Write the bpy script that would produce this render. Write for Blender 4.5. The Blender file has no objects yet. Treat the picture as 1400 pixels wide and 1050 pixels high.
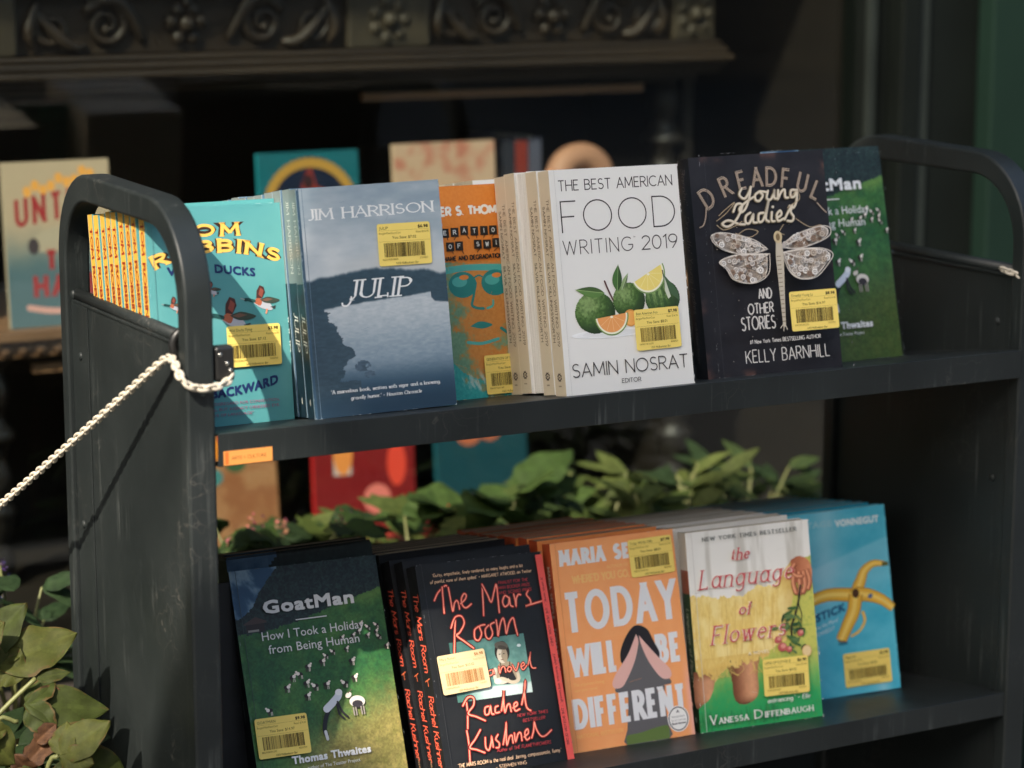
import bpy, math, random
import numpy as np
from mathutils import Matrix, Vector
rnd = random.Random(7)
S = 0.01                                   # everything below is authored in centimetres
scene = bpy.context.scene

# ------------------------------------------------------------------ camera
cam_d = bpy.data.cameras.new('camera')
cam = bpy.data.objects.new('camera', cam_d)
scene.collection.objects.link(cam)
RT, UP, FW = (0.879624, -0.475668, 0.000551), (0.088473, 0.164746, 0.98236), (0.467368, 0.864059, -0.186999)
CAMP = (-73.351, -187.928, 42.456)
cam.matrix_world = Matrix(((RT[0], UP[0], -FW[0], CAMP[0]*S), (RT[1], UP[1], -FW[1], CAMP[1]*S),
                           (RT[2], UP[2], -FW[2], CAMP[2]*S), (0, 0, 0, 1)))
cam_d.sensor_width = 36.0
cam_d.lens = 85.07
cam_d.clip_start, cam_d.clip_end = 0.05, 500
cam_d.dof.use_dof = True
cam_d.dof.focus_distance = 2.25
cam_d.dof.aperture_fstop = 3.5
cam_d.dof.aperture_blades = 9
scene.camera = cam

# ------------------------------------------------------------------ light
SUN = Vector((-17.4, -12.9, 20.0)).normalized()       # direction towards the sun
world = bpy.data.worlds.new('World'); scene.world = world
world.use_nodes = True
wt = world.node_tree; wt.nodes.clear()
wo = wt.nodes.new('ShaderNodeOutputWorld'); wb = wt.nodes.new('ShaderNodeBackground')
sky = wt.nodes.new('ShaderNodeTexSky'); sky.sky_type = 'NISHITA'; sky.sun_disc = False
sky.sun_elevation = math.asin(SUN.z); sky.sun_rotation = math.atan2(SUN.x, SUN.y)
sky.altitude = 50; sky.air_density = 1.0; sky.dust_density = 2.5; sky.ozone_density = 1.0
wb.inputs['Strength'].default_value = 0.15
wm = wt.nodes.new('ShaderNodeMix'); wm.data_type = 'RGBA'; wm.blend_type = 'MULTIPLY'; wm.inputs[0].default_value = 1.0
wm.inputs[7].default_value = (1.01, 1.0, 0.93, 1)          # a hazy, slightly warm sky
wt.links.new(sky.outputs[0], wm.inputs[6]); wt.links.new(wm.outputs[2], wb.inputs[0]); wt.links.new(wb.outputs[0], wo.inputs[0])
sl = bpy.data.lights.new('sun', 'SUN'); sl.energy = 2.9; sl.angle = math.radians(0.55); sl.color = (1.0, 0.90, 0.76)
so = bpy.data.objects.new('sun', sl); scene.collection.objects.link(so)
so.rotation_euler = SUN.to_track_quat('Z', 'Y').to_euler()
scene.view_settings.view_transform = 'Standard'; scene.view_settings.look = 'None'
scene.view_settings.exposure = 1.42; scene.view_settings.gamma = 1.0
try:
    scene.cycles.use_denoising = True
    scene.cycles.max_bounces = 8
    scene.cycles.transparent_max_bounces = 12
except Exception:
    pass

# ------------------------------------------------------------------ helpers
def lin(c):
    """sRGB 0..255 -> linear tuple"""
    return tuple(((v/255.0)/12.92 if v/255.0 <= 0.04045 else ((v/255.0+0.055)/1.055)**2.4) for v in c[:3])

class MB:
    """collects faces with one colour each, then becomes ONE mesh object"""
    def __init__(s): s.v = []; s.f = []; s.c = []; s.m = []; s.sm = []
    def add(s, vs, fs, col=(128, 128, 128), mi=0, smooth=False, lincol=False):
        o = len(s.v); s.v.extend(vs)
        c = col if lincol else lin(col)
        for f in fs:
            s.f.append([i+o for i in f]); s.c.append(c); s.m.append(mi); s.sm.append(smooth)
    def box(s, x0, x1, y0, y1, z0, z1, col=(128,)*3, mi=0):
        v = [(x, y, z) for x in (x0, x1) for y in (y0, y1) for z in (z0, z1)]
        s.add(v, [(0, 1, 3, 2), (4, 6, 7, 5), (0, 4, 5, 1), (2, 3, 7, 6), (0, 2, 6, 4), (1, 5, 7, 3)], col, mi)
    def tube(s, pts, r, n=10, col=(128,)*3, mi=0, closed=False, caps=True):
        P = [Vector(p) for p in pts]; rings = []; N = len(P)
        rr = r if isinstance(r, (list, tuple)) else [r]*N
        up = None; base = len(s.v)
        for i, p in enumerate(P):
            a = P[(i-1) % N] if (i > 0 or closed) else p
            b = P[(i+1) % N] if (i < N-1 or closed) else p
            t = (b-a).normalized()
            if up is None:
                up = t.orthogonal().normalized()
            else:
                up = (up - t*up.dot(t)).normalized()
            w = t.cross(up)
            rings.append([tuple(p + (up*math.cos(2*math.pi*k/n) + w*math.sin(2*math.pi*k/n))*rr[i]) for k in range(n)])
        vs = [v for r_ in rings for v in r_]; fs = []
        M = N if closed else N-1
        for i in range(M):
            j = (i+1) % N
            for k in range(n):
                fs.append((i*n+k, i*n+(k+1) % n, j*n+(k+1) % n, j*n+k))
        if caps and not closed:
            fs.append(tuple(range(n-1, -1, -1))); fs.append(tuple((N-1)*n+k for k in range(n)))
        s.add(vs, fs, col, mi, True)
    def ball(s, c, r, col=(128,)*3, nu=12, nv=8, sc=(1, 1, 1), mi=0):
        vs = []; fs = []
        for i in range(nv+1):
            a = math.pi*i/nv
            for k in range(nu):
                b = 2*math.pi*k/nu
                vs.append((c[0]+r*sc[0]*math.sin(a)*math.cos(b), c[1]+r*sc[1]*math.sin(a)*math.sin(b), c[2]+r*sc[2]*math.cos(a)))
        for i in range(nv):
            for k in range(nu):
                fs.append((i*nu+k, (i+1)*nu+k, (i+1)*nu+(k+1) % nu, i*nu+(k+1) % nu))
        s.add(vs, fs, col, mi, True)
    def sweep(s, path, prof, col=(128,)*3, mi=0, caps=True):
        """extrude a closed 2D profile [(a,b)] along straight x from path x0..x1: a->y, b->z"""
        x0, x1 = path; n = len(prof)
        vs = [(x0, a, b) for a, b in prof] + [(x1, a, b) for a, b in prof]
        fs = [(k, (k+1) % n, n+(k+1) % n, n+k) for k in range(n)]
        if caps: fs += [tuple(range(n-1, -1, -1)), tuple(range(n, 2*n))]
        s.add(vs, fs, col, mi)
    def mesh(s, name, mats, bevel=None):
        me = bpy.data.meshes.new(name)
        V = (np.array(s.v, dtype=np.float64)*S)
        me.from_pydata(V.tolist(), [], s.f)
        tot = np.array([len(f) for f in s.f])
        col = np.repeat(np.array(s.c, dtype=np.float32), tot, axis=0)
        col = np.concatenate([col, np.ones((len(col), 1), np.float32)], axis=1)
        at = me.color_attributes.new('Col', 'FLOAT_COLOR', 'CORNER')
        at.data.foreach_set('color', np.ascontiguousarray(col).ravel())
        me.polygons.foreach_set('material_index', s.m)
        me.polygons.foreach_set('use_smooth', s.sm)
        for m in (mats if isinstance(mats, (list, tuple)) else [mats]):
            me.materials.append(m)
        me.validate(clean_customdata=False); me.update()
        return me
    def obj(s, name, mats, parent=None, bevel=0, fix=True):
        o = bpy.data.objects.new(name, s.mesh(name, mats))
        scene.collection.objects.link(o)
        if parent: o.parent = parent
        if fix:
            import bmesh
            bm = bmesh.new(); bm.from_mesh(o.data)
            bmesh.ops.recalc_face_normals(bm, faces=bm.faces[:]); bm.to_mesh(o.data); bm.free()
        if bevel:
            b = o.modifiers.new('bevel', 'BEVEL'); b.width = bevel*S; b.segments = 2; b.limit_method = 'ANGLE'; b.angle_limit = math.radians(40)
            b.harden_normals = False
        return o

def tag(o, label, cat=None, group=None, kind=None):
    if label: o['label'] = label
    if cat: o['category'] = cat
    if group: o['group'] = group
    if kind: o['kind'] = kind
    return o
def empty(name, label, cat, group=None, loc=(0, 0, 0)):
    o = bpy.data.objects.new(name, None); scene.collection.objects.link(o)
    o.location = [c*S for c in loc]; o.empty_display_size = 0.03
    return tag(o, label, cat, group)

# ------------------------------------------------------------------ noise for printed pictures
def _h(ix, iy, seed):
    n = (ix.astype(np.int64)*374761393 + iy.astype(np.int64)*668265263 + seed*1442695041) & 0xffffffff
    n = ((n ^ (n >> 13))*1274126177) & 0xffffffff
    return ((n ^ (n >> 16)) & 0xffff)/65535.0
def vn(x, y, seed=0):
    x = np.asarray(x, float); y = np.asarray(y, float)
    ix = np.floor(x); iy = np.floor(y); fx = x-ix; fy = y-iy
    fx = fx*fx*(3-2*fx); fy = fy*fy*(3-2*fy)
    a = _h(ix, iy, seed); b = _h(ix+1, iy, seed); c = _h(ix, iy+1, seed); d = _h(ix+1, iy+1, seed)
    return (a*(1-fx)+b*fx)*(1-fy)+(c*(1-fx)+d*fx)*fy
def fbm(x, y, seed=0, o=4):
    s_ = 0; a = .5; t = 0
    for i in range(o):
        s_ = s_ + a*vn(x*2**i, y*2**i, seed+i*17); t += a; a *= .5
    return s_/t
def ss(e0, e1, x): 
    t = np.clip((x-e0)/(e1-e0), 0, 1); return t*t*(3-2*t)
def mixc(a, b, t):
    a = np.asarray(a, float); b = np.asarray(b, float); t = np.asarray(t)[..., None]
    return a*(1-t)+b*t
def inpoly(U, V, poly):
    r = np.zeros(U.shape, bool); n = len(poly)
    for i in range(n):
        x1, y1 = poly[i]; x2, y2 = poly[(i+1) % n]
        if y1 == y2: continue
        c = ((y1 > V) != (y2 > V)) & (U < (x2-x1)*(V-y1)/(y2-y1)+x1)
        r ^= c
    return r
def interp(U, pts):
    xs, ys = zip(*sorted(pts)); return np.interp(U, xs, ys)
# ------------------------------------------------------------------ materials
def newmat(name):
    m = bpy.data.materials.new(name); m.use_nodes = True
    nt = m.node_tree; b = nt.nodes['Principled BSDF']
    return m, nt, b
def noise_node(nt, scale, detail=4, vec=None, rough=.55):
    n = nt.nodes.new('ShaderNodeTexNoise'); n.inputs['Scale'].default_value = scale
    n.inputs['Detail'].default_value = detail; n.inputs['Roughness'].default_value = rough
    if vec: nt.links.new(vec, n.inputs['Vector'])
    return n
def mapping(nt, scale, coord='Object'):
    t = nt.nodes.new('ShaderNodeTexCoord'); m = nt.nodes.new('ShaderNodeMapping')
    m.inputs['Scale'].default_value = scale; nt.links.new(t.outputs[coord], m.inputs['Vector'])
    return m.outputs['Vector']
def ramp(nt, src, stops):
    r = nt.nodes.new('ShaderNodeValToRGB'); el = r.color_ramp.elements
    while len(el) < len(stops): el.new(.5)
    for e, (p, c) in zip(el, stops): e.position = p; e.color = (*c, 1) if len(c) == 3 else c
    nt.links.new(src, r.inputs['Fac']); return r
def bump(nt, b, src, strength, dist=0.001):
    n = nt.nodes.new('ShaderNodeBump'); n.inputs['Strength'].default_value = strength; n.inputs['Distance'].default_value = dist
    nt.links.new(src, n.inputs['Height']); nt.links.new(n.outputs['Normal'], b.inputs['Normal'])
def mix_rgb(nt, fac, a, b, mode='MIX'):
    m = nt.nodes.new('ShaderNodeMix'); m.data_type = 'RGBA'; m.blend_type = mode
    for sock, val in ((m.inputs[0], fac), (m.inputs[6], a), (m.inputs[7], b)):
        if hasattr(val, 'is_output'): nt.links.new(val, sock)
        elif isinstance(val, (int, float)): sock.default_value = val
        else: sock.default_value = (*val, 1)
    return m.outputs[2]

def col_mat(name, rough=.4, spec=.5, bumpy=0, bscale=900, var=0.0):
    m, nt, b = newmat(name)
    a = nt.nodes.new('ShaderNodeVertexColor'); a.layer_name = 'Col'
    src = a.outputs['Color']
    if var:
        n = noise_node(nt, 60, 5, mapping(nt, (1, 1, 1)))
        r = ramp(nt, n.outputs['Fac'], [(.25, (1-var,)*3), (.75, (1, 1, 1))])
        src = mix_rgb(nt, 1.0, src, r.outputs['Color'], 'MULTIPLY')
    nt.links.new(src, b.inputs['Base Color'])
    n2 = noise_node(nt, 45, 3, mapping(nt, (1, 1, 1)))
    r2 = ramp(nt, n2.outputs['Fac'], [(.3, (rough*.8,)*3), (.7, (min(1, rough*1.2),)*3)])
    nt.links.new(r2.outputs['Color'], b.inputs['Roughness'])
    b.inputs['Specular IOR Level'].default_value = spec
    if bumpy:
        n = noise_node(nt, bscale, 3, mapping(nt, (1, 1, 1))); bump(nt, b, n.outputs['Fac'], bumpy, .0012 if bscale < 20 else .0004)
    return m
M_CARD = col_mat('printed_card', .40, .5, .5, 14)
M_MATTE = col_mat('printed_matte_card', .55, .35, .4, 14)
M_STICK = col_mat('sticker_paper', .5, .35, .05, 60)
M_PLAIN = col_mat('painted_surface', .55, .4, .1, 300, .1)
def pages_mat(name, c1, c2, c3):
    m, nt, b = newmat(name)
    n = noise_node(nt, 1, 2, mapping(nt, (25, 5200, 25)))
    r = ramp(nt, n.outputs['Fac'], [(.3, lin(c1)), (.5, lin(c2)), (.7, lin(c3))])
    nt.links.new(r.outputs['Color'], b.inputs['Base Color']); b.inputs['Roughness'].default_value = .85
    b.inputs['Specular IOR Level'].default_value = .1
    bump(nt, b, n.outputs['Fac'], .5, .0004)
    return m
M_PAGE = pages_mat('page_edges', (165, 152, 130), (215, 203, 182), (236, 228, 210))
M_PAGEG = pages_mat('newsprint_page_edges', (128, 116, 100), (176, 162, 142), (198, 186, 166))
M_PAGEW = pages_mat('white_page_edges', (190, 186, 178), (226, 222, 214), (240, 238, 232))

def paint_metal():
    m, nt, b = newmat('worn_black_paint')
    v = mapping(nt, (1, 1, 1))
    n = noise_node(nt, 9, 6, v)
    base = ramp(nt, n.outputs['Fac'], [(.3, (.0115, .0148, .0152)), (.7, (.020, .0245, .0245))])
    vs = mapping(nt, (140, 140, 5.5))
    streak = noise_node(nt, 1, 5, vs, .7)
    sr = ramp(nt, streak.outputs['Fac'], [(.56, (0, 0, 0)), (.72, (1, 1, 1))])
    spot = noise_node(nt, 14, 4, v)
    spr = ramp(nt, spot.outputs['Fac'], [(.45, (0, 0, 0)), (.68, (1, 1, 1))])
    mask = mix_rgb(nt, 1.0, sr.outputs['Color'], spr.outputs['Color'], 'MULTIPLY')
    mm = nt.nodes.new('ShaderNodeMath'); mm.operation = 'MULTIPLY'; mm.inputs[1].default_value = .62
    nt.links.new(mask, mm.inputs[0])
    c1 = mix_rgb(nt, mm.outputs[0], base.outputs['Color'], (.13, .14, .135))
    sc = nt.nodes.new('ShaderNodeTexVoronoi'); sc.feature = 'DISTANCE_TO_EDGE'; sc.inputs['Scale'].default_value = 42
    wv = noise_node(nt, 18, 3, v); 
    ad = nt.nodes.new('ShaderNodeVectorMath'); ad.operation = 'ADD'
    tc = nt.nodes.new('ShaderNodeTexCoord'); sm = nt.nodes.new('ShaderNodeVectorMath'); sm.operation = 'SCALE'; sm.inputs['Scale'].default_value = .08
    nt.links.new(wv.outputs['Color'], sm.inputs[0]); nt.links.new(tc.outputs['Object'], ad.inputs[0]); nt.links.new(sm.outputs[0], ad.inputs[1])
    nt.links.new(ad.outputs[0], sc.inputs['Vector'])
    er = ramp(nt, sc.outputs['Distance'], [(.0, (1, 1, 1)), (.018, (0, 0, 0))])
    sp2 = noise_node(nt, 7, 3, v); spr2 = ramp(nt, sp2.outputs['Fac'], [(.55, (0, 0, 0)), (.7, (.6, .6, .6))])
    scr = mix_rgb(nt, 1.0, er.outputs['Color'], spr2.outputs['Color'], 'MULTIPLY')
    c2 = mix_rgb(nt, scr, c1, (.13, .12, .105))
    nt.links.new(c2, b.inputs['Base Color'])
    rr = ramp(nt, n.outputs['Fac'], [(.3, (.40,)*3), (.75, (.56,)*3)])
    nt.links.new(rr.outputs['Color'], b.inputs['Roughness'])
    b.inputs['Specular IOR Level'].default_value = .34
    fine = noise_node(nt, 420, 3, v); bump(nt, b, fine.outputs['Fac'], .12, .0006)
    return m
M_METAL = paint_metal()
def simple(name, c, rough=.5, metal=0, spec=.5, var=.25, scale=12, bmp=.15, lincol=True):
    m, nt, b = newmat(name)
    n = noise_node(nt, scale, 6, mapping(nt, (1, 1, 1)))
    r = ramp(nt, n.outputs['Fac'], [(.3, tuple(v*(1-var) for v in c)), (.7, tuple(min(1, v*(1+var)) for v in c))])
    nt.links.new(r.outputs['Color'], b.inputs['Base Color']); b.inputs['Roughness'].default_value = rough
    b.inputs['Metallic'].default_value = metal; b.inputs['Specular IOR Level'].default_value = spec
    if bmp: bump(nt, b, n.outputs['Fac'], bmp, .002)
    return m
def wood(name, c1, c2, stretch=(3, 40, 40), rough=.5):
    m, nt, b = newmat(name)
    n = noise_node(nt, 1, 7, mapping(nt, stretch), .65)
    r = ramp(nt, n.outputs['Fac'], [(.3, c1), (.7, c2)])
    nt.links.new(r.outputs['Color'], b.inputs['Base Color']); b.inputs['Roughness'].default_value = rough
    bump(nt, b, n.outputs['Fac'], .25, .002); return m
M_WOOD = wood('carved_dark_oak', (.0125, .0072, .0036), (.034, .021, .0105))
M_WOOD_SUNLIT = wood('sunlit_oak', (.13, .065, .030), (.26, .14, .07))  # cabinet oak where sun strikes it, the light put into its colour
M_WOODD = wood('black_brown_wood', (.007, .0052, .0038), (.014, .0105, .0075), (3, 3, 30))
M_GREEN = simple('dark_green_paint', (.0065, .0165, .0118), .65, spec=.1, var=.12, scale=5)
M_FRAME = simple('black_green_frame_paint', (.0035, .005, .0042), .6, spec=.12, var=.2, scale=8)
M_FRAMEL = simple('grey_green_frame_paint', (.014, .018, .016), .6, spec=.15, var=.2, scale=8)
M_RUBBER = simple('black_rubber', (.014, .014, .014), .38, var=.2, scale=40, bmp=.05)
M_STEEL = simple('bright_steel', (.55, .54, .5), .3, 1.0, var=.2, scale=60)
M_CHAIN = simple('cream_plastic_chain', (.52, .47, .38), .45, var=.1, scale=80)
M_SOIL = simple('dark_planting_soil', (.025, .018, .012), .95, var=.5, scale=60, bmp=1)
M_STONE = simple('grey_pavement_stone', (.085, .082, .078), .85, var=.25, scale=9)
M_BRICK = simple('dark_brick', (.17, .12, .09), .9, var=.3, scale=3)
M_CLOTH = simple('added_awning_canvas', (.02, .03, .025), .8, var=.2, scale=20)
M_BARK = simple('grey_tree_bark', (.10, .08, .06), .9, var=.4, scale=18, bmp=.8)
M_STEM = simple('pale_green_stem', (.16, .17, .06), .5, var=.2, scale=40)
M_CURTAIN = wood('brown_backdrop_boards', (.012, .009, .007), (.024, .017, .012), (14, 14, 1.2), .8)
def glass_mat():
    m = bpy.data.materials.new('window_glass'); m.use_nodes = True
    nt = m.node_tree; nt.nodes.clear()
    o = nt.nodes.new('ShaderNodeOutputMaterial'); mx = nt.nodes.new('ShaderNodeMixShader')
    t = nt.nodes.new('ShaderNodeBsdfTransparent'); g = nt.nodes.new('ShaderNodeBsdfGlossy'); f = nt.nodes.new('ShaderNodeLayerWeight'); f.inputs['Blend'].default_value = .5
    t.inputs['Color'].default_value = (.90, .93, .91, 1); g.inputs['Roughness'].default_value = .02; pw = nt.nodes.new('ShaderNodeMath'); pw.operation = 'POWER'; pw.inputs[1].default_value = 5; ma = nt.nodes.new('ShaderNodeMath'); ma.operation = 'MULTIPLY_ADD'; ma.inputs[1].default_value = .9; ma.inputs[2].default_value = .034
    nt.links.new(f.outputs['Facing'], pw.inputs[0]); nt.links.new(pw.outputs[0], ma.inputs[0])
    nt.links.new(ma.outputs[0], mx.inputs[0]); nt.links.new(t.outputs[0], mx.inputs[1]); nt.links.new(g.outputs[0], mx.inputs[2])
    nt.links.new(mx.outputs[0], o.inputs[0]); return m
M_GLASS = glass_mat()
def leaf_mat(name, trans=.3, rough=.62):
    m = bpy.data.materials.new(name); m.use_nodes = True
    nt = m.node_tree; b = nt.nodes['Principled BSDF']; o = nt.nodes['Material Output']
    a = nt.nodes.new('ShaderNodeVertexColor'); a.layer_name = 'Col'
    n = noise_node(nt, 90, 4, mapping(nt, (1, 1, 1)))
    r = ramp(nt, n.outputs['Fac'], [(.3, (.72,)*3), (.7, (1.12,)*3)])
    c = mix_rgb(nt, 1.0, a.outputs['Color'], r.outputs['Color'], 'MULTIPLY')
    nt.links.new(c, b.inputs['Base Color']); b.inputs['Roughness'].default_value = rough
    bump(nt, b, n.outputs['Fac'], .35, .002); b.inputs['Specular IOR Level'].default_value = .18
    t = nt.nodes.new('ShaderNodeBsdfTranslucent'); nt.links.new(c, t.inputs['Color'])
    mx = nt.nodes.new('ShaderNodeMixShader'); mx.inputs[0].default_value = trans
    nt.links.new(b.outputs[0], mx.inputs[1]); nt.links.new(t.outputs[0], mx.inputs[2]); nt.links.new(mx.outputs[0], o.inputs[0])
    return m
M_LEAF = leaf_mat('leaf_tissue')

# ------------------------------------------------------------------ lettering: a stroke alphabet and the built-in font
def AR(cx, cy, rx, ry, a0, a1, n=12):
    return [(cx+rx*math.cos(math.radians(a0+(a1-a0)*i/n)), cy+ry*math.sin(math.radians(a0+(a1-a0)*i/n))) for i in range(n+1)]
X = .62
G = {
'A': (.70, [[(0, 0), (.35, 1)], [(.35, 1), (.70, 0)], [(.13, .34), (.57, .34)]]),
'B': (.56, [[(0, 0), (0, 1)], [(0, 1), (.26, 1)]+AR(.26, .765, .24, .235, 90, -90)+[(0, .53)], [(.26, .53)]+AR(.28, .265, .28, .265, 90, -90)+[(0, 0)]]),
'C': (.74, [AR(.44, .5, .44, .5, 48, 312, 20)]),
'D': (.70, [[(0, 0), (0, 1)], [(0, 1), (.24, 1)]+AR(.24, .5, .46, .5, 90, -90, 18)+[(0, 0)]]),
'E': (.50, [[(0, 0), (0, 1)], [(0, 1), (.49, 1)], [(0, .52), (.42, .52)], [(0, 0), (.5, 0)]]),
'F': (.47, [[(0, 0), (0, 1)], [(0, 1), (.47, 1)], [(0, .5), (.40, .5)]]),
'G': (.82, [AR(.44, .5, .44, .5, 48, 335, 20)+[(.84, .44)], [(.5, .44), (.84, .44)]]),
'H': (.64, [[(0, 0), (0, 1)], [(.64, 0), (.64, 1)], [(0, .52), (.64, .52)]]),
'I': (.02, [[(.01, 0), (.01, 1)]]),
'J': (.36, [[(.34, 1), (.34, .2)]+AR(.14, .16, .2, .2, 0, -120, 8)]),
'K': (.58, [[(0, 0), (0, 1)], [(.54, 1), (0, .40)], [(.18, .60), (.58, 0)]]),
'L': (.46, [[(0, 0), (0, 1)], [(0, 0), (.46, 0)]]),
'M': (.82, [[(0, 0), (.06, 1)], [(.06, 1), (.41, .15)], [(.41, .15), (.76, 1)], [(.76, 1), (.82, 0)]]),
'N': (.64, [[(0, 0), (0, 1)], [(0, 1), (.64, 0)], [(.64, 0), (.64, 1)]]),
'O': (.88, [AR(.44, .5, .44, .5, 90, 450, 28)]),
'P': (.54, [[(0, 0), (0, 1)], [(0, 1), (.26, 1)]+AR(.26, .74, .27, .26, 90, -90)+[(0, .48)]]),
'Q': (.88, [AR(.44, .5, .44, .5, 90, 450, 28), [(.5, .25), (.84, -.06)]]),
'R': (.58, [[(0, 0), (0, 1)], [(0, 1), (.26, 1)]+AR(.26, .74, .27, .26, 90, -90)+[(0, .48)], [(.24, .48), (.58, 0)]]),
'S': (.54, [AR(.28, .755, .23, .245, 35, 262, 12)+AR(.27, .26, .26, .26, 82, -150, 12)]),
'T': (.60, [[(0, 1), (.60, 1)], [(.30, 0), (.30, 1)]]),
'U': (.62, [[(0, 1), (0, .3)]+AR(.31, .3, .31, .3, 180, 360, 14)+[(.62, 1)]]),
'V': (.66, [[(0, 1), (.33, 0)], [(.33, 0), (.66, 1)]]),
'W': (1.0, [[(0, 1), (.25, 0)], [(.25, 0), (.5, .96)], [(.5, .96), (.75, 0)], [(.75, 0), (1, 1)]]),
'X': (.62, [[(0, 0), (.60, 1)], [(0, 1), (.62, 0)]]),
'Y': (.62, [[(0, 1), (.31, .48)], [(.62, 1), (.31, .48)], [(.31, .48), (.31, 0)]]),
'Z': (.58, [[(0, 1), (.57, 1)], [(.57, 1), (0, 0)], [(0, 0), (.58, 0)]]),
'0': (.58, [AR(.29, .5, .29, .5, 90, 450, 24)]),
'1': (.22, [[(0, .82), (.20, 1)], [(.20, 1), (.20, 0)]]),
'2': (.54, [AR(.27, .73, .26, .27, 165, -30, 12)+[(0, 0)], [(0, 0), (.54, 0)]]),
'3': (.52, [AR(.25, .75, .23, .25, 150, -80, 12), AR(.25, .26, .27, .26, 85, -150, 12)]),
'9': (.56, [AR(.28, .70, .28, .30, 0, 360, 18), [(.56, .70), (.50, .42), (.24, 0)]]),
'a': (.50, [AR(.24, X/2, .24, X/2, 0, 360, 16), [(.48, X), (.48, .06), (.56, 0)]]),
'b': (.50, [[(0, 1), (0, 0)], AR(.25, X/2, .25, X/2, 180, 540, 16)]),
'c': (.42, [AR(.25, X/2, .25, X/2, 50, 310, 14)]),
'd': (.50, [AR(.24, X/2, .24, X/2, 0, 360, 16), [(.48, 1), (.48, .04), (.56, 0)]]),
'e': (.48, [[(.02, X*.52), (.47, X*.56)]+AR(.25, X/2, .23, X/2, 20, 320, 14)]),
'f': (.30, [AR(.30, .80, .15, .20, 60, 180, 8)+[(.15, 0)], [(0, X), (.30, X)]]),
'g': (.50, [AR(.24, X/2, .24, X/2, 0, 360, 16), [(.48, X), (.48, -.1)]+AR(.25, -.1, .23, .2, 0, -150, 10)]),
'h': (.46, [[(0, 1), (0, 0)], AR(.23, X-.22, .23, .22, 180, 0, 10)+[(.46, 0)]]),
'i': (.06, [[(.03, X), (.03, 0)], [(.03, X+.2), (.03, X+.26)]]),
'k': (.44, [[(0, 1), (0, 0)], [(.40, X), (0, .24)], [(.14, .36), (.44, 0)]]),
'l': (.06, [[(.03, 1), (.03, 0)]]),
'm': (.76, [[(0, X), (0, 0)], AR(.19, X-.18, .19, .18, 180, 0, 8)+[(.38, 0)], AR(.57, X-.18, .19, .18, 180, 0, 8)+[(.76, 0)]]),
'n': (.44, [[(0, X), (0, 0)], AR(.22, X-.2, .22, .2, 180, 0, 10)+[(.44, 0)]]),
'o': (.50, [AR(.25, X/2, .25, X/2, 90, 450, 18)]),
'p': (.50, [[(0, X), (0, -.3)], AR(.25, X/2, .25, X/2, 180, 540, 16)]),
'r': (.30, [[(0, X), (0, 0)], AR(.2, X-.2, .2, .2, 180, 50, 8)]),
's': (.38, [AR(.19, X*.75, .16, X*.25, 40, 262, 9)+AR(.18, X*.26, .18, X*.26, 82, -150, 9)]),
't': (.30, [[(.14, .92), (.14, .1)]+AR(.26, .12, .12, .12, 180, 280, 6), [(0, X), (.30, X)]]),
'u': (.46, [[(0, X), (0, .22)]+AR(.22, .22, .22, .22, 180, 340, 8)+[(.46, .4), (.46, X)], [(.46, X), (.46, 0)]]),
'v': (.44, [[(0, X), (.22, 0)], [(.22, 0), (.44, X)]]),
'w': (.66, [[(0, X), (.17, 0)], [(.17, 0), (.33, X)], [(.33, X), (.49, 0)], [(.49, 0), (.66, X)]]),
'y': (.44, [[(0, X), (.22, 0)], [(.44, X), (.10, -.3)]]),
' ': (.32, []), '.': (.06, [[(.02, 0), (.06, .07)]]), ',': (.06, [[(.05, .08), (0, -.12)]]), '\u2013': (.4, [[(0, .4), (.4, .4)]]),
"'": (.05, [[(.03, 1), (.01, .8)]]), '#': (.5, [[(.1, 0), (.2, .9)], [(.3, 0), (.4, .9)], [(0, .3), (.45, .3)], [(.05, .6), (.5, .6)]]),
}
GB = {}
def prep_font():
    offs = (0.0,)
    objs = []; chars = [chr(k) for k in range(33, 127)] + ['\u201c', '\u201d', '\u2014', '\u2019', '\u2122']
    for off in offs:
        for ch in chars + ['|||pad']:
            bodies = [(ch, ch, 0), (ch, '|'+ch+'|', 1)] if ch != '|||pad' else [(ch, '||', 1)]
            for key, body, k in bodies:
                c = bpy.data.curves.new('glyph', 'FONT'); c.body = body; c.resolution_u = 2; c.offset = off if k == 0 else 0
                c.fill_mode = 'FRONT'
                o = bpy.data.objects.new('glyph', c); scene.collection.objects.link(o); objs.append((off, key, k, o))
    dg = bpy.context.evaluated_depsgraph_get(); dg.update()
    pad = None; adv = {}
    for off, key, k, o in objs:
        me = o.evaluated_get(dg).to_mesh()
        if k == 0:
            GB[(off, key)] = [[(v.co.x, v.co.y) for v in me.vertices], [tuple(p.vertices) for p in me.polygons], 0.3]
        else:
            xs = [v.co.x for v in me.vertices]; w = (max(xs)-min(xs)) if xs else 0
            if key == '|||pad': pad = w
            adv[(off, key)] = w
        o.evaluated_get(dg).to_mesh_clear()
    for k_, w in adv.items():
        if k_ in GB: GB[k_][2] = w-pad
    for _, _, _, o in objs:
        c = o.data; bpy.data.objects.remove(o); bpy.data.curves.remove(c)
prep_font()

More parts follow.
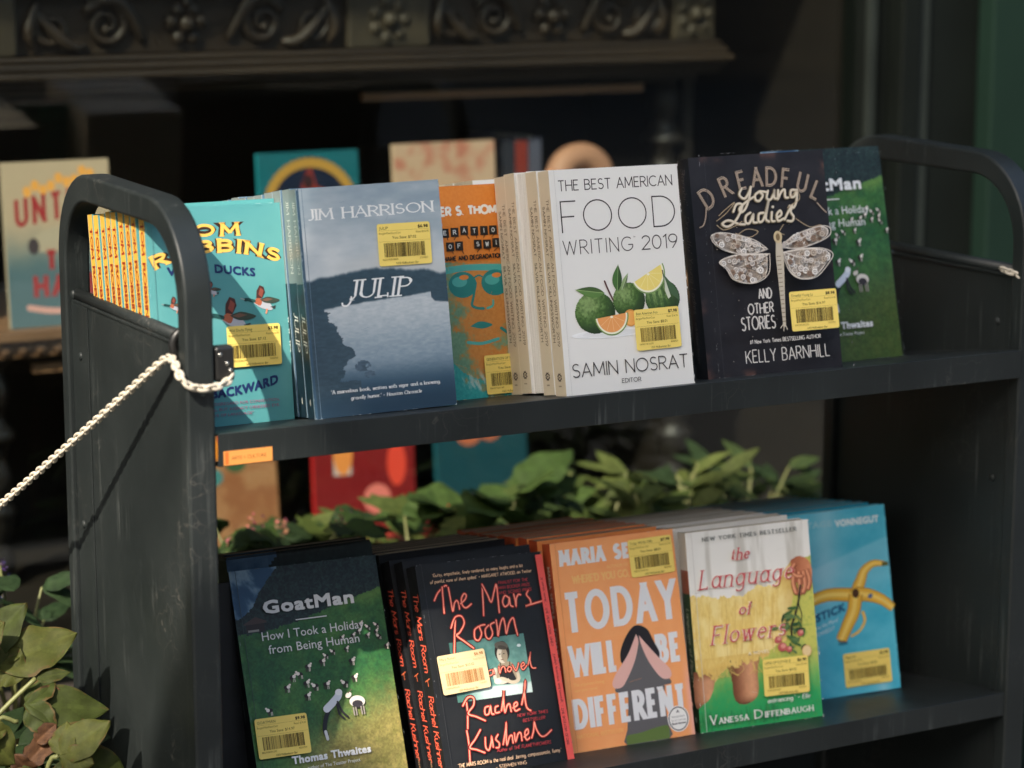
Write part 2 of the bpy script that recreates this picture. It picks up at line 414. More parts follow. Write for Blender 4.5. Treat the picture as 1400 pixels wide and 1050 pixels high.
class Art:
    """printed face: flat shapes laid a few microns apart over a card face; map3 turns (u, v, lift) into book coordinates"""
    def __init__(s, mb, map3): s.mb = mb; s.m3 = map3; s.z = .002
    def up(s, d=.0012): s.z += d
    def poly(s, pts, col):
        s.up(); s.mb.add([s.m3(u, v, s.z) for u, v in pts], [tuple(range(len(pts)))], col)
    def rect(s, x0, y0, x1, y1, col): s.poly([(x0, y0), (x1, y0), (x1, y1), (x0, y1)], col)
    def disc(s, x, y, rx, ry, col, n=24, rot=0):
        c, d = math.cos(rot), math.sin(rot)
        s.poly([(x+rx*math.cos(a)*c-ry*math.sin(a)*d, y+rx*math.cos(a)*d+ry*math.sin(a)*c) for a in [2*math.pi*k/n for k in range(n)]], col)
    def grid(s, x0, y0, x1, y1, step, fn, mask=None):
        nx = max(2, int((x1-x0)/step)); ny = max(2, int((y1-y0)/step)); s.up()
        us = np.linspace(x0, x1, nx+1); vs_ = np.linspace(y0, y1, ny+1)
        vs = [s.m3(u, v, s.z) for v in vs_ for u in us]
        U, V = np.meshgrid((us[:-1]+us[1:])/2, (vs_[:-1]+vs_[1:])/2)
        C = np.clip(fn(U, V), 0, 255)/255.0
        C = np.where(C <= .04045, C/12.92, ((C+.055)/1.055)**2.4)
        o = len(s.mb.v); s.mb.v.extend(vs)
        K = mask(U, V) if mask is not None else None
        for j in range(ny):
            for i in range(nx):
                if K is not None and not K[j, i]: continue
                a = o+j*(nx+1)+i
                s.mb.f.append([a, a+1, a+nx+2, a+nx+1]); s.mb.c.append(tuple(C[j, i])); s.mb.m.append(0); s.mb.sm.append(False)
    def ribbon(s, pts, wf, col, lift, cap=False, ends=None, fn=None):
        n = len(pts); L = []; R = []
        closed = n > 3 and math.dist(pts[0], pts[-1]) < 1e-6
        for i in range(n):
            a = pts[i-1] if i > 0 else (pts[n-2] if closed else pts[0]); b = pts[i+1] if i < n-1 else (pts[1] if closed else pts[-1]); p = pts[i]
            d1 = Vector((p[0]-a[0], p[1]-a[1])); d2 = Vector((b[0]-p[0], b[1]-p[1]))
            if d1.length < 1e-9: d1 = d2
            if d2.length < 1e-9: d2 = d1
            if d1.length < 1e-9: return
            d1.normalize(); d2.normalize(); t = (d1+d2)
            if t.length < .3: t = d2.copy()
            t.normalize(); k = min(1.6, 1/max(.3, t.dot(d1)))
            w = wf(t, i/(n-1) if n > 1 else 0)*k/2
            l, r = (p[0]-t.y*w, p[1]+t.x*w), (p[0]+t.y*w, p[1]-t.x*w)
            e = ends[0] if (ends and i == 0) else (ends[1] if (ends and i == n-1) else None)
            if e is not None and abs(t.y) > .3:      # cut the stroke end level with the line of writing
                l, r = [(q[0]+t.x*(e-q[1])/t.y, e) for q in (l, r)]
            L.append(l); R.append(r)
        z = s.z+lift; Q = L+R
        if fn: Q = [fn(*q) for q in Q]
        s.mb.add([s.m3(u, v, z) for u, v in Q], [(i, i+1, n+i+1, n+i) for i in range(n-1)], col)
        if cap:
            for e in (0, n-1):
                w = wf(Vector((0, 1)), e/(n-1))/2; p = fn(*pts[e]) if fn else pts[e]
                s.mb.add([s.m3(p[0]+w*math.cos(a), p[1]+w*math.sin(a), z+.0003) for a in [math.pi*k/5 for k in range(10)]], [tuple(range(10))], col)
    def stroke(s, pts, w, col, cap=True, taper=0, smooth=True):
        s.up()
        if smooth and len(pts) > 2: pts = catmull(pts)
        s.ribbon(pts, (lambda t, f: w*(1-taper*abs(2*f-1)**2)), col, 0, cap)
    def text(s, st, x0, y, h, w, col, x1=None, track=.2, contrast=0, serif=0, slant=0, fn=None, cap=False, jit=0, align='l', xs=.9):
        """stroke alphabet; w = stroke width in cm"""
        tot = 0; pos = []
        for ch in st:
            g = G.get(ch) or G.get(ch.upper()) or G[' ']
            pos.append((tot, g)); tot += g[0]+track
        tot -= track
        sx = h*xs
        if x1 is not None and align == 'l': sx = (x1-x0-w*.6)/max(tot, .01); x0 += w*.3
        elif align == 'c': x0 = x0-tot*sx/2
        elif align == 'r': x0 = x0-tot*sx
        s.up(.003); ins = w/2 if not cap else 0
        for k, (px, g) in enumerate(pos):
            dy = (rnd.random()-.5)*jit*h; rot = (rnd.random()-.5)*jit
            for q, st_ in enumerate(g[1]):
                P = []
                for (a, b) in st_:
                    if jit: a, b = a+rot*(b-.5)+(rnd.random()-.5)*jit*.25, b+(rnd.random()-.5)*jit*.25
                    hb = ins+b*(h-2*ins) if b >= 0 else ins+b*h
                    P.append((x0+(px+a)*sx+slant*b*h, y+hb+dy))
                if contrast:
                    f = (lambda t, f_: w*max(.32, 1-contrast*(abs(t.x)**1.5 if t.x*t.y <= 0.02 else min(1, abs(t.x)*1.9))))
                else: f = (lambda t, f_: w)
                ends = None
                if not jit and not cap:
                    ends = [(y+b*h+dy) if (abs(b) < .03 or abs(b-1) < .03 or abs(b-X) < .03 or abs(b+.3) < .03) else None for b in (st_[0][1], st_[-1][1])]
                s.ribbon(P, f, col, .0004*(q % 4), cap, ends, fn)
                if serif:
                    for e in (0, len(st_)-1):
                        a, b = st_[e]
                        o = st_[1] if e == 0 else st_[-2]
                        dv = abs(b-o[1])/(math.hypot(a-o[0], b-o[1])+1e-6)
                        sw = w*.34
                        if dv > .6 and (abs(b) < .03 or abs(b-1) < .03 or abs(b-X) < .03 or abs(b+.3) < .03):
                            yy = y+b*h+dy+(sw/2 if b < .03 else -sw/2); xx = x0+(px+a)*sx+slant*b*h; q2 = serif*h+w*.3
                            s.ribbon([(xx-q2, yy), (xx+q2, yy)], lambda t, f_: sw, col, .0018, fn=fn)
                        elif dv <= .6 and len(st_) == 2 and (abs(b) < .03 or abs(b-1) < .03) and e == 1:
                            xx, yy = x0+(px+a)*sx+slant*b*h, y+b*h+dy; sg = 1 if b < .5 else -1
                            s.ribbon([(xx, yy), (xx+.02*h, yy+sg*serif*1.7*h)], lambda t, f_: sw*1.2, col, .0018, fn=fn)
        s.up(.002)
    def btext(s, st, x0, y, h, col, x1=None, bold=False, align='l', fn=None, xs=1.0, track=0, slant=0):
        """built-in sans font; h = cap height in cm"""
        off = 0.0; k = h/.73; tot = 0; pos = []; bw = (h*.05*(bold if bold is not True else 1)) if bold else 0
        if bold: track += .035
        for ch in st:
            g = GB.get((off, ch)); pos.append((tot, g)); tot += (g[2] if g else .3)+track
        tot -= track
        sx = k*xs
        if x1 is not None: sx = (x1-x0)/tot
        elif align == 'c': x0 = x0-tot*sx/2
        elif align == 'r': x0 = x0-tot*sx
        s.up(.0016)
        for px, g in pos:
            if not g or not g[0]: continue
            for dx, dy, dz in (((-bw, -bw, 0), (bw, -bw, .0004), (-bw, bw, .0008), (bw, bw, .0012), (0, 0, .0016)) if bold else ((0, 0, 0),)):
                P = [(x0+(px+a)*sx+slant*b*k+dx, y+b*k*(1-2*bw/h)+bw+dy) for a, b in g[0]]
                if fn: P = [fn(*p) for p in P]
                s.mb.add([s.m3(u, v, s.z+dz) for u, v in P], g[1], col)
        s.up(.002)
def catmull(P, n=6):
    out = []
    for i in range(len(P)-1):
        p0 = P[max(0, i-1)]; p1 = P[i]; p2 = P[i+1]; p3 = P[min(len(P)-1, i+2)]
        for k in range(n):
            t = k/n
            out.append(tuple(.5*((2*p1[j])+(-p0[j]+p2[j])*t+(2*p0[j]-5*p1[j]+4*p2[j]-p3[j])*t*t+(-p0[j]+3*p1[j]-3*p2[j]+p3[j])*t**3) for j in range(len(p1))))
    out.append(tuple(P[-1])); return out
# ------------------------------------------------------------------ books
SH_U = lambda y: -.1626*y                      # upper shelf surface (cm), lip edge at 0
SH_L = lambda y: -36.366-.1637*(y-.53)
ORD = ['first', 'second', 'third', 'fourth', 'fifth', 'sixth', 'seventh', 'eighth', 'ninth', 'tenth', 'eleventh']
def set_frame(o, BL, r, u):
    r = Vector(r).normalized(); u = Vector(u); u = (u-r*u.dot(r)).normalized(); n = u.cross(r)
    o.matrix_world = Matrix(((r.x, n.x, u.x, BL[0]*S), (r.y, n.y, u.y, BL[1]*S), (r.z, n.z, u.z, BL[2]*S), (0, 0, 0, 1)))
def card(mb, w, h, t, cf, cs, cb, ht=.05, wht=(232, 228, 220), hard=0):
    mb.box(0, w, 0, ht, 0, h, cf); mb.box(0, ht, ht, t-ht, 0, h, cs); mb.box(0, w, t-ht, t, 0, h, cb)
def front3(u, v, z): return (u, -z, v)
def spine3(u, v, z): return (-z, u, v)
def spfn(v0, sc): return lambda x, y: (sc-y, v0-x)      # text running down the spine
def sticker(parent, x0, y0, w, h, title, price, save, lift, rot=0, pale=False, size=.27):
    mb = MB(); c = (238, 212, 112) if not pale else (226, 202, 156); ink = (62, 52, 22) if not pale else (172, 118, 66); ink2 = (128, 104, 40) if not pale else (196, 160, 110)  # pale set: strong sun put into the paper and ink colours
    ca, sa = math.cos(rot), math.sin(rot)
    def m3(u, v, z): return (x0+u*ca-v*sa, -lift-z, y0+u*sa+v*ca)
    r = .22; P = []
    for cx, cy, a0 in ((w-r, r, -90), (w-r, h-r, 0), (r, h-r, 90), (r, r, 180)):
        P += [(cx+r*math.cos(math.radians(a0+18*k)), cy+r*math.sin(math.radians(a0+18*k))) for k in range(6)]
    n = len(P); vs = [m3(u, v, 0) for u, v in P]+[m3(u, v, .012) for u, v in P]
    mb.add(vs, [tuple(range(n, 2*n))]+[(k, (k+1) % n, n+(k+1) % n, n+k) for k in range(n)], c)
    a = Art(mb, m3); a.z = .0135
    a.btext(title, .22, h-.52, size, ink, xs=1.0 if len(title) < 12 else .82)
    a.btext(price, w-.2, h-.52, .3, ink, align='r', bold=True)
    a.rect(.1, h-.64, w-.1, h-.625, ink2)
    a.btext('BargainMainFloorCart', .15, h-.95, .2, ink2, xs=.85); a.btext('Retail $'+('16.95' if len(save) % 2 else '14.00'), w-.15, h-.95, .2, ink2, align='r', xs=.85)
    a.btext('You Save: '+save, w*.5, h-1.4, .26, ink, align='c')
    a.rect(.1, h-1.62, w-.1, h-1.605, ink2)
    x = .55; R2 = random.Random(sum(map(ord, title)))
    while x < w-.6:
        b = R2.choice((.03, .03, .05, .08)); a.rect(x, .78, x+b, h-1.75, ink if R2.random() < .75 else ink2); x += b+R2.choice((.03, .04, .07))
    a.btext(''.join(R2.choice('0123456789') for _ in range(13)), .3, .5, .17, ink2); a.btext(''.join(R2.choice('0123456789') for _ in range(7)), w-.4, .5, .17, ink2, align='r')
    a.btext('1203 McBookster Bar', w*.52, .12, .2, ink, align='c', xs=.9)
    return mb.obj('price_sticker', M_STICK, parent, fix=False)

def wear(A, w, h, cf):
    '''rubbed edges, a spine crease and small scuffs'''
    R3 = random.Random(int(w*100+h)); c = tuple(min(255, v*.55+108) for v in cf); A.up(.004)
    A.rect(.52, .03, .545, h-.03, tuple(v*.8 for v in cf)); A.rect(.545, .03, .57, h-.03, tuple(min(255, v*.8+46) for v in cf))
    for k in range(64):
        e = R3.choice('lrtbcc'); L = R3.uniform(.05, .55); t = R3.uniform(.012, .05)
        if e == 'c': cx, cy = R3.choice((0, w)), R3.choice((0, h)); A.disc(min(w-.06, max(.06, cx+R3.gauss(0, .08))), min(h-.06, max(.06, cy+R3.gauss(0, .08))), R3.uniform(.02, .06), R3.uniform(.02, .06), c, 6)
        elif e in 'lr': x = t if e == 'l' else w-t; y = R3.uniform(0, h-L); A.poly([(x-t, y), (x+t*.6, y+L*.4), (x-t*.2, y+L)] if e == 'l' else [(x+t, y), (x+t, y+L), (x-t*.6, y+L*.5)], c)
        else: x = R3.uniform(0, w-L); y = 0 if e == 'b' else h; A.poly([(x, y), (x+L, y), (x+L*.5, y+(t if e == 'b' else -t))], c)
    for k in range(5):
        x, y, a = R3.uniform(1, w-1), R3.uniform(1, h-1), R3.uniform(-1.2, 1.2); L = R3.uniform(.4, 1.6); A.stroke([(x, y), (x+L*math.cos(a), y+L*math.sin(a))], .018, tuple(min(255, v*.8+36) for v in cf), cap=False)

class Book:
    def __init__(s, name, label, cat, group, BL, r, u, w, h, t, cf, cs, cb, front, spine, pages=M_PAGE, mat=None, page_t=.05, hard=0):
        s.name, s.w, s.h, s.t = name, w, h, t; s.group = group; s.cat = cat; s.u = u; s.r = r; s.BL = BL
        s.mat = mat or M_CARD
        root = empty(name, label, cat, group); set_frame(root, BL, r, u); s.root = root
        def cover(full):
            mb = MB()
            if hard:
                o = hard; mb.box(0, w, 0, .28, 0, h, cf); mb.box(0, w, t-.28, t, 0, h, cb)
                n = 8; pr = [(-.16*math.sin(math.pi*k/n), .0+t*k/n) for k in range(n+1)]
                vs = [(a, b, z) for z in (0, h) for a, b in pr]
                mb.add(vs, [(k, k+1, n+2+k, n+1+k) for k in range(n)], cs, smooth=True)
                mb.box(.001, .2, .281, t-.281, .1, h-.1, cs)
            else: card(mb, w, h, t, cf, cs, cb)
            if full and front: s.fa = Art(mb, front3); front(s.fa); wear(s.fa, w, h, cf)
            elif not full and s.back_art: s.back_art(Art(mb, front3))
            if spine: sp = Art(mb, (lambda u_, v_, z_: (-z_-.165*math.sin(math.pi*min(1, max(0, u_/t))), u_, v_)) if hard else spine3); spine(sp, t)
            return mb
        s.cover = cover(True).obj('cover', s.mat, root, fix=False)
        s.back_mesh = None; s.cover_fn = cover; s.back_art = None
        mb = MB(); ins = hard or .07
        mb.box(.055 if not hard else .21, w-(hard or .08), .055 if not hard else .285, t-(.055 if not hard else .285), ins, h-ins)
        s.pages = mb.obj('pages', pages, root)
    def lift(s): return s.fa.z+.004
    def copy_at(s, BL, r, u, label, flip=False):
        if s.back_mesh is None: s.back_mesh = s.cover_fn(False).mesh('cover', s.mat)
        o = empty(s.name, label, s.cat, s.group)
        if flip:                                   # fore-edge towards the left end of the cart
            r = Vector(r); BL = Vector(BL)+r*s.w+Vector(u).cross(r)*s.t; r = -r
        set_frame(o, BL, r, u)
        for nm, me in (('cover', s.back_mesh), ('pages', s.pages.data)):
            c = bpy.data.objects.new(nm, me); scene.collection.objects.link(c); c.parent = o
        return o
    def stack(s, n, shelf, what, lean=None, start=None, xj=.35, gap=.13, dx=0, first=0, yaw=None, flips=(), zoff=0):
        """copies standing behind the front one; each rests on the shelf"""
        x, y = (s.BL[0], s.BL[1]) if start is None else start
        yw = yaw if yaw is not None else math.atan2(s.r[1], s.r[0])
        ln = lean if lean is not None else math.asin(s.u[1])
        if start is None:
            y += (s.t+gap)/math.cos(ln)+max(0, (s.u[1]-math.sin(ln))*s.h); x += dx
        for k in range(n):
            a = yw+(rnd.random()-.5)*.045
            r = Vector((math.cos(a), math.sin(a), -.16*math.sin(a)))
            l2 = ln+(rnd.random()-.5)*.012; u = Vector((0, math.sin(l2), math.cos(l2)))
            z = max(shelf(y), shelf(y+s.w*math.sin(a))-r.z*s.w)+.02+zoff+rnd.random()*.22
            f = (k+first) in flips
            s.copy_at((x+(rnd.random()-.5)*xj, y, z), r, u, f'{ORD[k+1+first]} copy from the front in the stack of {what}'+(', fore edge out' if f else ''), f)
            y += (s.t+gap)/math.cos(ln); x += dx
        return x, y

# ---- 1. blue lake paperback --------------------------------------------------
def julip_front(A):
    w, h = 13.63, 20.55
    top = [(0, 12.2), (2.5, 12.5), (4.9, 12.8), (6.9, 12.95), (9.6, 12.7), (13.6, 12.1)]
    bot = [(-.2, 9.6), (2.2, 9.75), (6.6, 10.1), (11.2, 10.35), (12.0, 10.5), (12.05, 9.95), (12.3, 9.6), (13.6, 9.4)]
    tree = [(1.6, 9.6), (2.0, 9.3), (2.3, 8.5), (2.7, 8.0), (3.0, 7.3), (3.3, 7.0), (3.5, 6.4), (3.9, 6.1), (4.2, 5.4), (3.4, 4.8), (3.1, 4.2), (2.9, 3.4)]
    def fn(U, V):
        n = fbm(U*.35, V*.9, 3); n2 = fbm(U*2.2, V*6, 9)
        T = interp(U, top)+(fbm(U*1.3, U*0, 5)-.5)*.4; Bo = interp(U, bot)+(fbm(U*2, U*0, 6)-.5)*.15
        skyc = mixc((190, 197, 200), (128, 147, 160), ss(12.5, 20.5, V)*.75+(n-.5)*.8+.05*(U-6)/6)
        skyc = mixc(skyc, (186, 190, 190), np.exp(-((V-T-.5)/.9)**2)*.75*ss(1, 6, U))
        hill = mixc((44, 64, 76), (64, 88, 102), n2*.8)
        wat = mixc((178, 187, 192), (112, 134, 150), ss(9.8, 4.5, V)*.75+(n2-.5)*.5)
        wat = mixc(wat, (52, 78, 98), ss(5.2, 2.2, V))
        C = mixc(mixc(wat, hill, ss(-.1, .1, V-Bo)), skyc, ss(-.16, .22, V-T))
        edge = np.interp(V, [p[1] for p in tree[::-1]], [p[0] for p in tree[::-1]])+(fbm(U*0, V*3, 8)-.5)*.9
        tr = (U < edge) & (V < 9.7); tr |= (V < 3.1+(fbm(U*1.2, U*0, 4)-.5)*.5) & (U < 4.6)
        isl = ((U-4.9)/.75)**2+((V-4.35)/.5)**2 < 1; isl |= ((U-5.5)/.55)**2+((V-3.55)/.3)**2 < 1
        dk = mixc((48, 66, 78), (66, 88, 102), n2)
        C = np.where(tr[..., None], dk, C); C = np.where((isl & (fbm(U*3, V*3, 2) > .36))[..., None], mixc(dk, (86, 104, 122), n2), C)
        return mixc(C, (38, 60, 78), ss(3.0, .4, V)*.9)
    A.grid(0, 0, w, h, .09, fn)
    A.rect(0, 0, .26, h, (60, 86, 106))
    W = (226, 228, 226)
    A.text('JIM HARRISON', .85, 17.65, 1.02, .2, W, x1=12.9, contrast=.55, serif=.12, track=.2)
    A.text('JULIP', 3.9, 10.3, 1.8, .34, W, x1=10.0, contrast=.66, serif=.14, slant=.2, track=.25)
    A.stroke([(4.35, 10.6), (4.25, 10.2), (3.9, 9.85), (3.5, 9.9), (3.45, 10.1)], .16, W)
    A.text('\u201cA marvelous book, written with vigor and a knowing,'.replace('\u201c', "'"), 1.7, 2.1, .34, .06, W, x1=12.2, contrast=.3, serif=.1)
    A.text("gravelly humor.' \u2013 Houston Chronicle", 3.5, 1.42, .34, .055, W, x1=10.3, contrast=.3, slant=.1)
def julip_spine(A, t):
    A.rect(.02, 12.1, t-.02, 20.53, (112, 124, 124)); A.rect(.02, .02, t-.02, 12.1, (22, 36, 48)); A.rect(0, 0, .12, 20.55, (150, 168, 180)); 
    A.text('JIM HARRISON', 0, -.28, .62, .075, (196, 198, 190), x1=6.6, contrast=.4, serif=.1, fn=spfn(19.6, t/2))
    A.text('JULIP', 0, -.42, .95, .15, (220, 220, 212), x1=3.6, contrast=.5, serif=.1, slant=.15, fn=spfn(9.6, t/2))
    A.disc(t/2, 1.5, .12, .3, (190, 190, 180))
JU = Book('paperback_book', 'blue grey paperback with a misty lake on its cover, frontmost of its stack', 'book', 'blue grey lake paperbacks on the upper shelf',
          (11.677, 6.037, -.97), (.99647, -.08083, .02265), (-.00971, .15699, .98755), 13.63, 20.55, 1.95, (92, 118, 140), (22, 36, 48), (60, 84, 104), julip_front, julip_spine)
sticker(JU.root, 7.25, 13.1, 5.1, 3.8, 'JULIP', '$6.98', '$7.02', JU.lift(), -.015)
JU.stack(10, SH_U, 'blue grey lake paperbacks', dx=.02, yaw=-.02)

# ---- 2. white food anthology -------------------------------------------------
def food_front(A):
    I = (48, 38, 36)
    A.text('THE BEST AMERICAN', .9, 18.85, 1.02, .1, I, x1=13.3, track=.17)
    A.text('FOOD', .95, 15.0, 2.95, .12, I, x1=13.35, track=.22)
    A.text('WRITING', .9, 12.95, 1.35, .09, I, x1=8.4, track=.26); A.btext('\u2122', 8.5, 14.1, .2, I)
    A.text('2019', 9.4, 12.95, 1.35, .1, I, x1=13.35, track=.16)
    # shadow on the white table, printed
    for k, (a, b) in enumerate(((238, 1.0), (231, .86), (222, .72))):
        A.disc(5.2, 5.45, 4.2*b, .42*b, (a, a, a-2)); 
    def lime(cx, cy, rx, ry, seed, c1=(66, 96, 44), c2=(126, 152, 92), stripes=False):
        def fn(U, V):
            d = np.sqrt(((U-cx)/rx)**2+((V-cy)/ry)**2)
            n = fbm(U*5, V*5, seed); li = np.clip(1-np.sqrt(((U-cx+rx*.35)/rx)**2+((V-cy-ry*.45)/ry)**2)/1.5, 0, 1)
            C = mixc((36, 56, 28), c1, ss(.0, .5, li)); C = mixc(C, c2, ss(.35, .9, li+(n-.5)*.5))
            if stripes: C = mixc(C, (44, 74, 36), (np.sin((U-cx)*9+(V-cy)*1.5) > .1)*.6)
            return C*(.86+.28*n[..., None])
        A.grid(cx-rx, cy-ry, cx+rx, cy+ry, .06, fn, lambda U, V: ((U-cx)/rx)**2+((V-cy)/ry)**2 < 1+.03*(fbm(U*3, V*3, seed+1)-.5))
    lime(11.2, 8.3, 1.9, 1.75, 31, stripes=True)
    lime(7.5, 8.35, 1.75, 1.65, 41); lime(3.75, 7.45, 2.15, 1.95, 21)
    # upper cut slice
    ang = .42
    def half(cx, cy, r, a0, rind, flesh, core):
        for rr, c in ((r, rind), (r*.93, (236, 232, 206)), (r*.84, flesh)):
            A.poly([(cx+rr*math.cos(a0+math.pi*k/20), cy+rr*math.sin(a0+math.pi*k/20)) for k in range(21)], c)
        for k in range(1, 6):
            a = a0+math.pi*k/6; A.stroke([(cx, cy), (cx+r*.8*math.cos(a), cy+r*.8*math.sin(a))], .035, core, cap=False)
        A.disc(cx+.12*math.cos(a0+1.57), cy+.12*math.sin(a0+1.57), .16, .1, (240, 236, 210))
    half(9.75, 10.75, 1.95, math.pi+.45, (120, 150, 86), (236, 214, 118), (246, 232, 170))
    A.disc(7.5, 6.7, .75, .8, (214, 150, 74)); A.disc(7.55, 6.7, .6, .66, (236, 172, 92))
    half(5.45, 7.05, 1.85, math.pi+.1, (110, 142, 70), (232, 158, 92), (244, 196, 140))
    def leafp(p0, p1, wd, c, vein):
        dx, dy = p1[0]-p0[0], p1[1]-p0[1]; L = math.hypot(dx, dy); nx, ny = -dy/L, dx/L
        up_ = []; dn = []
        for k in range(13):
            f = k/12; b = wd*math.sin(math.pi*f**.8)
            up_.append((p0[0]+dx*f+nx*b, p0[1]+dy*f+ny*b)); dn.append((p0[0]+dx*f-nx*b*.8, p0[1]+dy*f-ny*b*.8))
        mid = [(p0[0]+dx*f/12, p0[1]+dy*f/12) for f in range(13)]
        A.poly(mid+up_[::-1], c); A.poly(mid+dn[::-1], tuple(int(v*.74) for v in c)); A.stroke([p0, p1], .05, vein)
    leafp((4.9, 9.2), (1.8, 9.7), .55, (92, 128, 66), (150, 176, 116)); leafp((6.3, 9.3), (6.6, 11.75), .58, (72, 110, 56), (140, 168, 108)); leafp((6.8, 9.4), (7.6, 10.9), .28, (140, 164, 112), (176, 194, 150))
    A.stroke([(5.0, 10.3), (5.3, 9.5), (5.75, 8.5)], .17, (92, 60, 58)); A.stroke([(11.4, 10.9), (11.5, 10.2), (11.6, 9.7)], .12, (88, 78, 70))
    A.poly([(11.35, 10.7), (12.9, 8.9), (13.1, 7.9), (12.2, 8.6), (11.6, 9.6)], (70, 98, 66)); A.poly([(11.55, 10.3), (12.1, 8.4), (11.8, 8.2), (11.5, 9.0)], (200, 206, 186))
    A.text('SAMIN NOSRAT', .75, 1.6, 1.3, .1, I, x1=13.4, track=.16); A.text('EDITOR', 6.0, .72, .42, .05, I, x1=8.1, track=.2)
def food_spine(A, t):
    I = (92, 74, 56)
    A.rect(.0, .0, t, 20.83, (206, 192, 166)); A.rect(t-.1, 0, t, 20.83, (220, 208, 186))
    A.text('THE BEST AMERICAN FOOD WRITING 2019', 0, .12, .48, .06, I, x1=13.6, fn=spfn(18.2, t/2))
    A.text('SAMIN NOSRAT', 0, -.62, .42, .06, (60, 48, 38), x1=4.6, fn=spfn(17.6, t/2)); A.text('SILVIA KILLINGSWORTH', 5.2, -.62, .42, .06, (60, 48, 38), x1=12.6, fn=spfn(17.6, t/2))
    A.disc(t/2, 1.75, .42, .42, (70, 54, 46)); A.disc(t/2, 1.75, .2, .2, (206, 192, 166)); A.disc(t/2, 1.75, .1, .1, (70, 54, 46))
    for k in range(8): A.disc(t/2+.42*math.cos(k*.785), 1.75+.42*math.sin(k*.785), .09, .09, (206, 192, 166), 8)
    A.text('HMH', 0, -.1, .16, .03, I, x1=.5, fn=lambda x, y: (t/2-.25+x, .95+y))
FO = Book('paperback_book', 'white paperback with green citrus fruit on its cover, frontmost of its stack', 'book', 'white citrus fruit paperbacks on the upper shelf',
          (35.136, 2.043, -.33), (.99997, .00604, -.00374), (.00259, .18014, .98364), 13.99, 20.84, 2.0, (226, 224, 218), (206, 192, 166), (222, 220, 214), food_front, food_spine, pages=M_PAGEW)
sticker(FO.root, 7.85, 3.55, 4.95, 3.85, 'Best American Foo', '$7.98', '$8.01', FO.lift(), .012)
_, yy = FO.stack(4, SH_U, 'white citrus fruit paperbacks', flips=(1,))

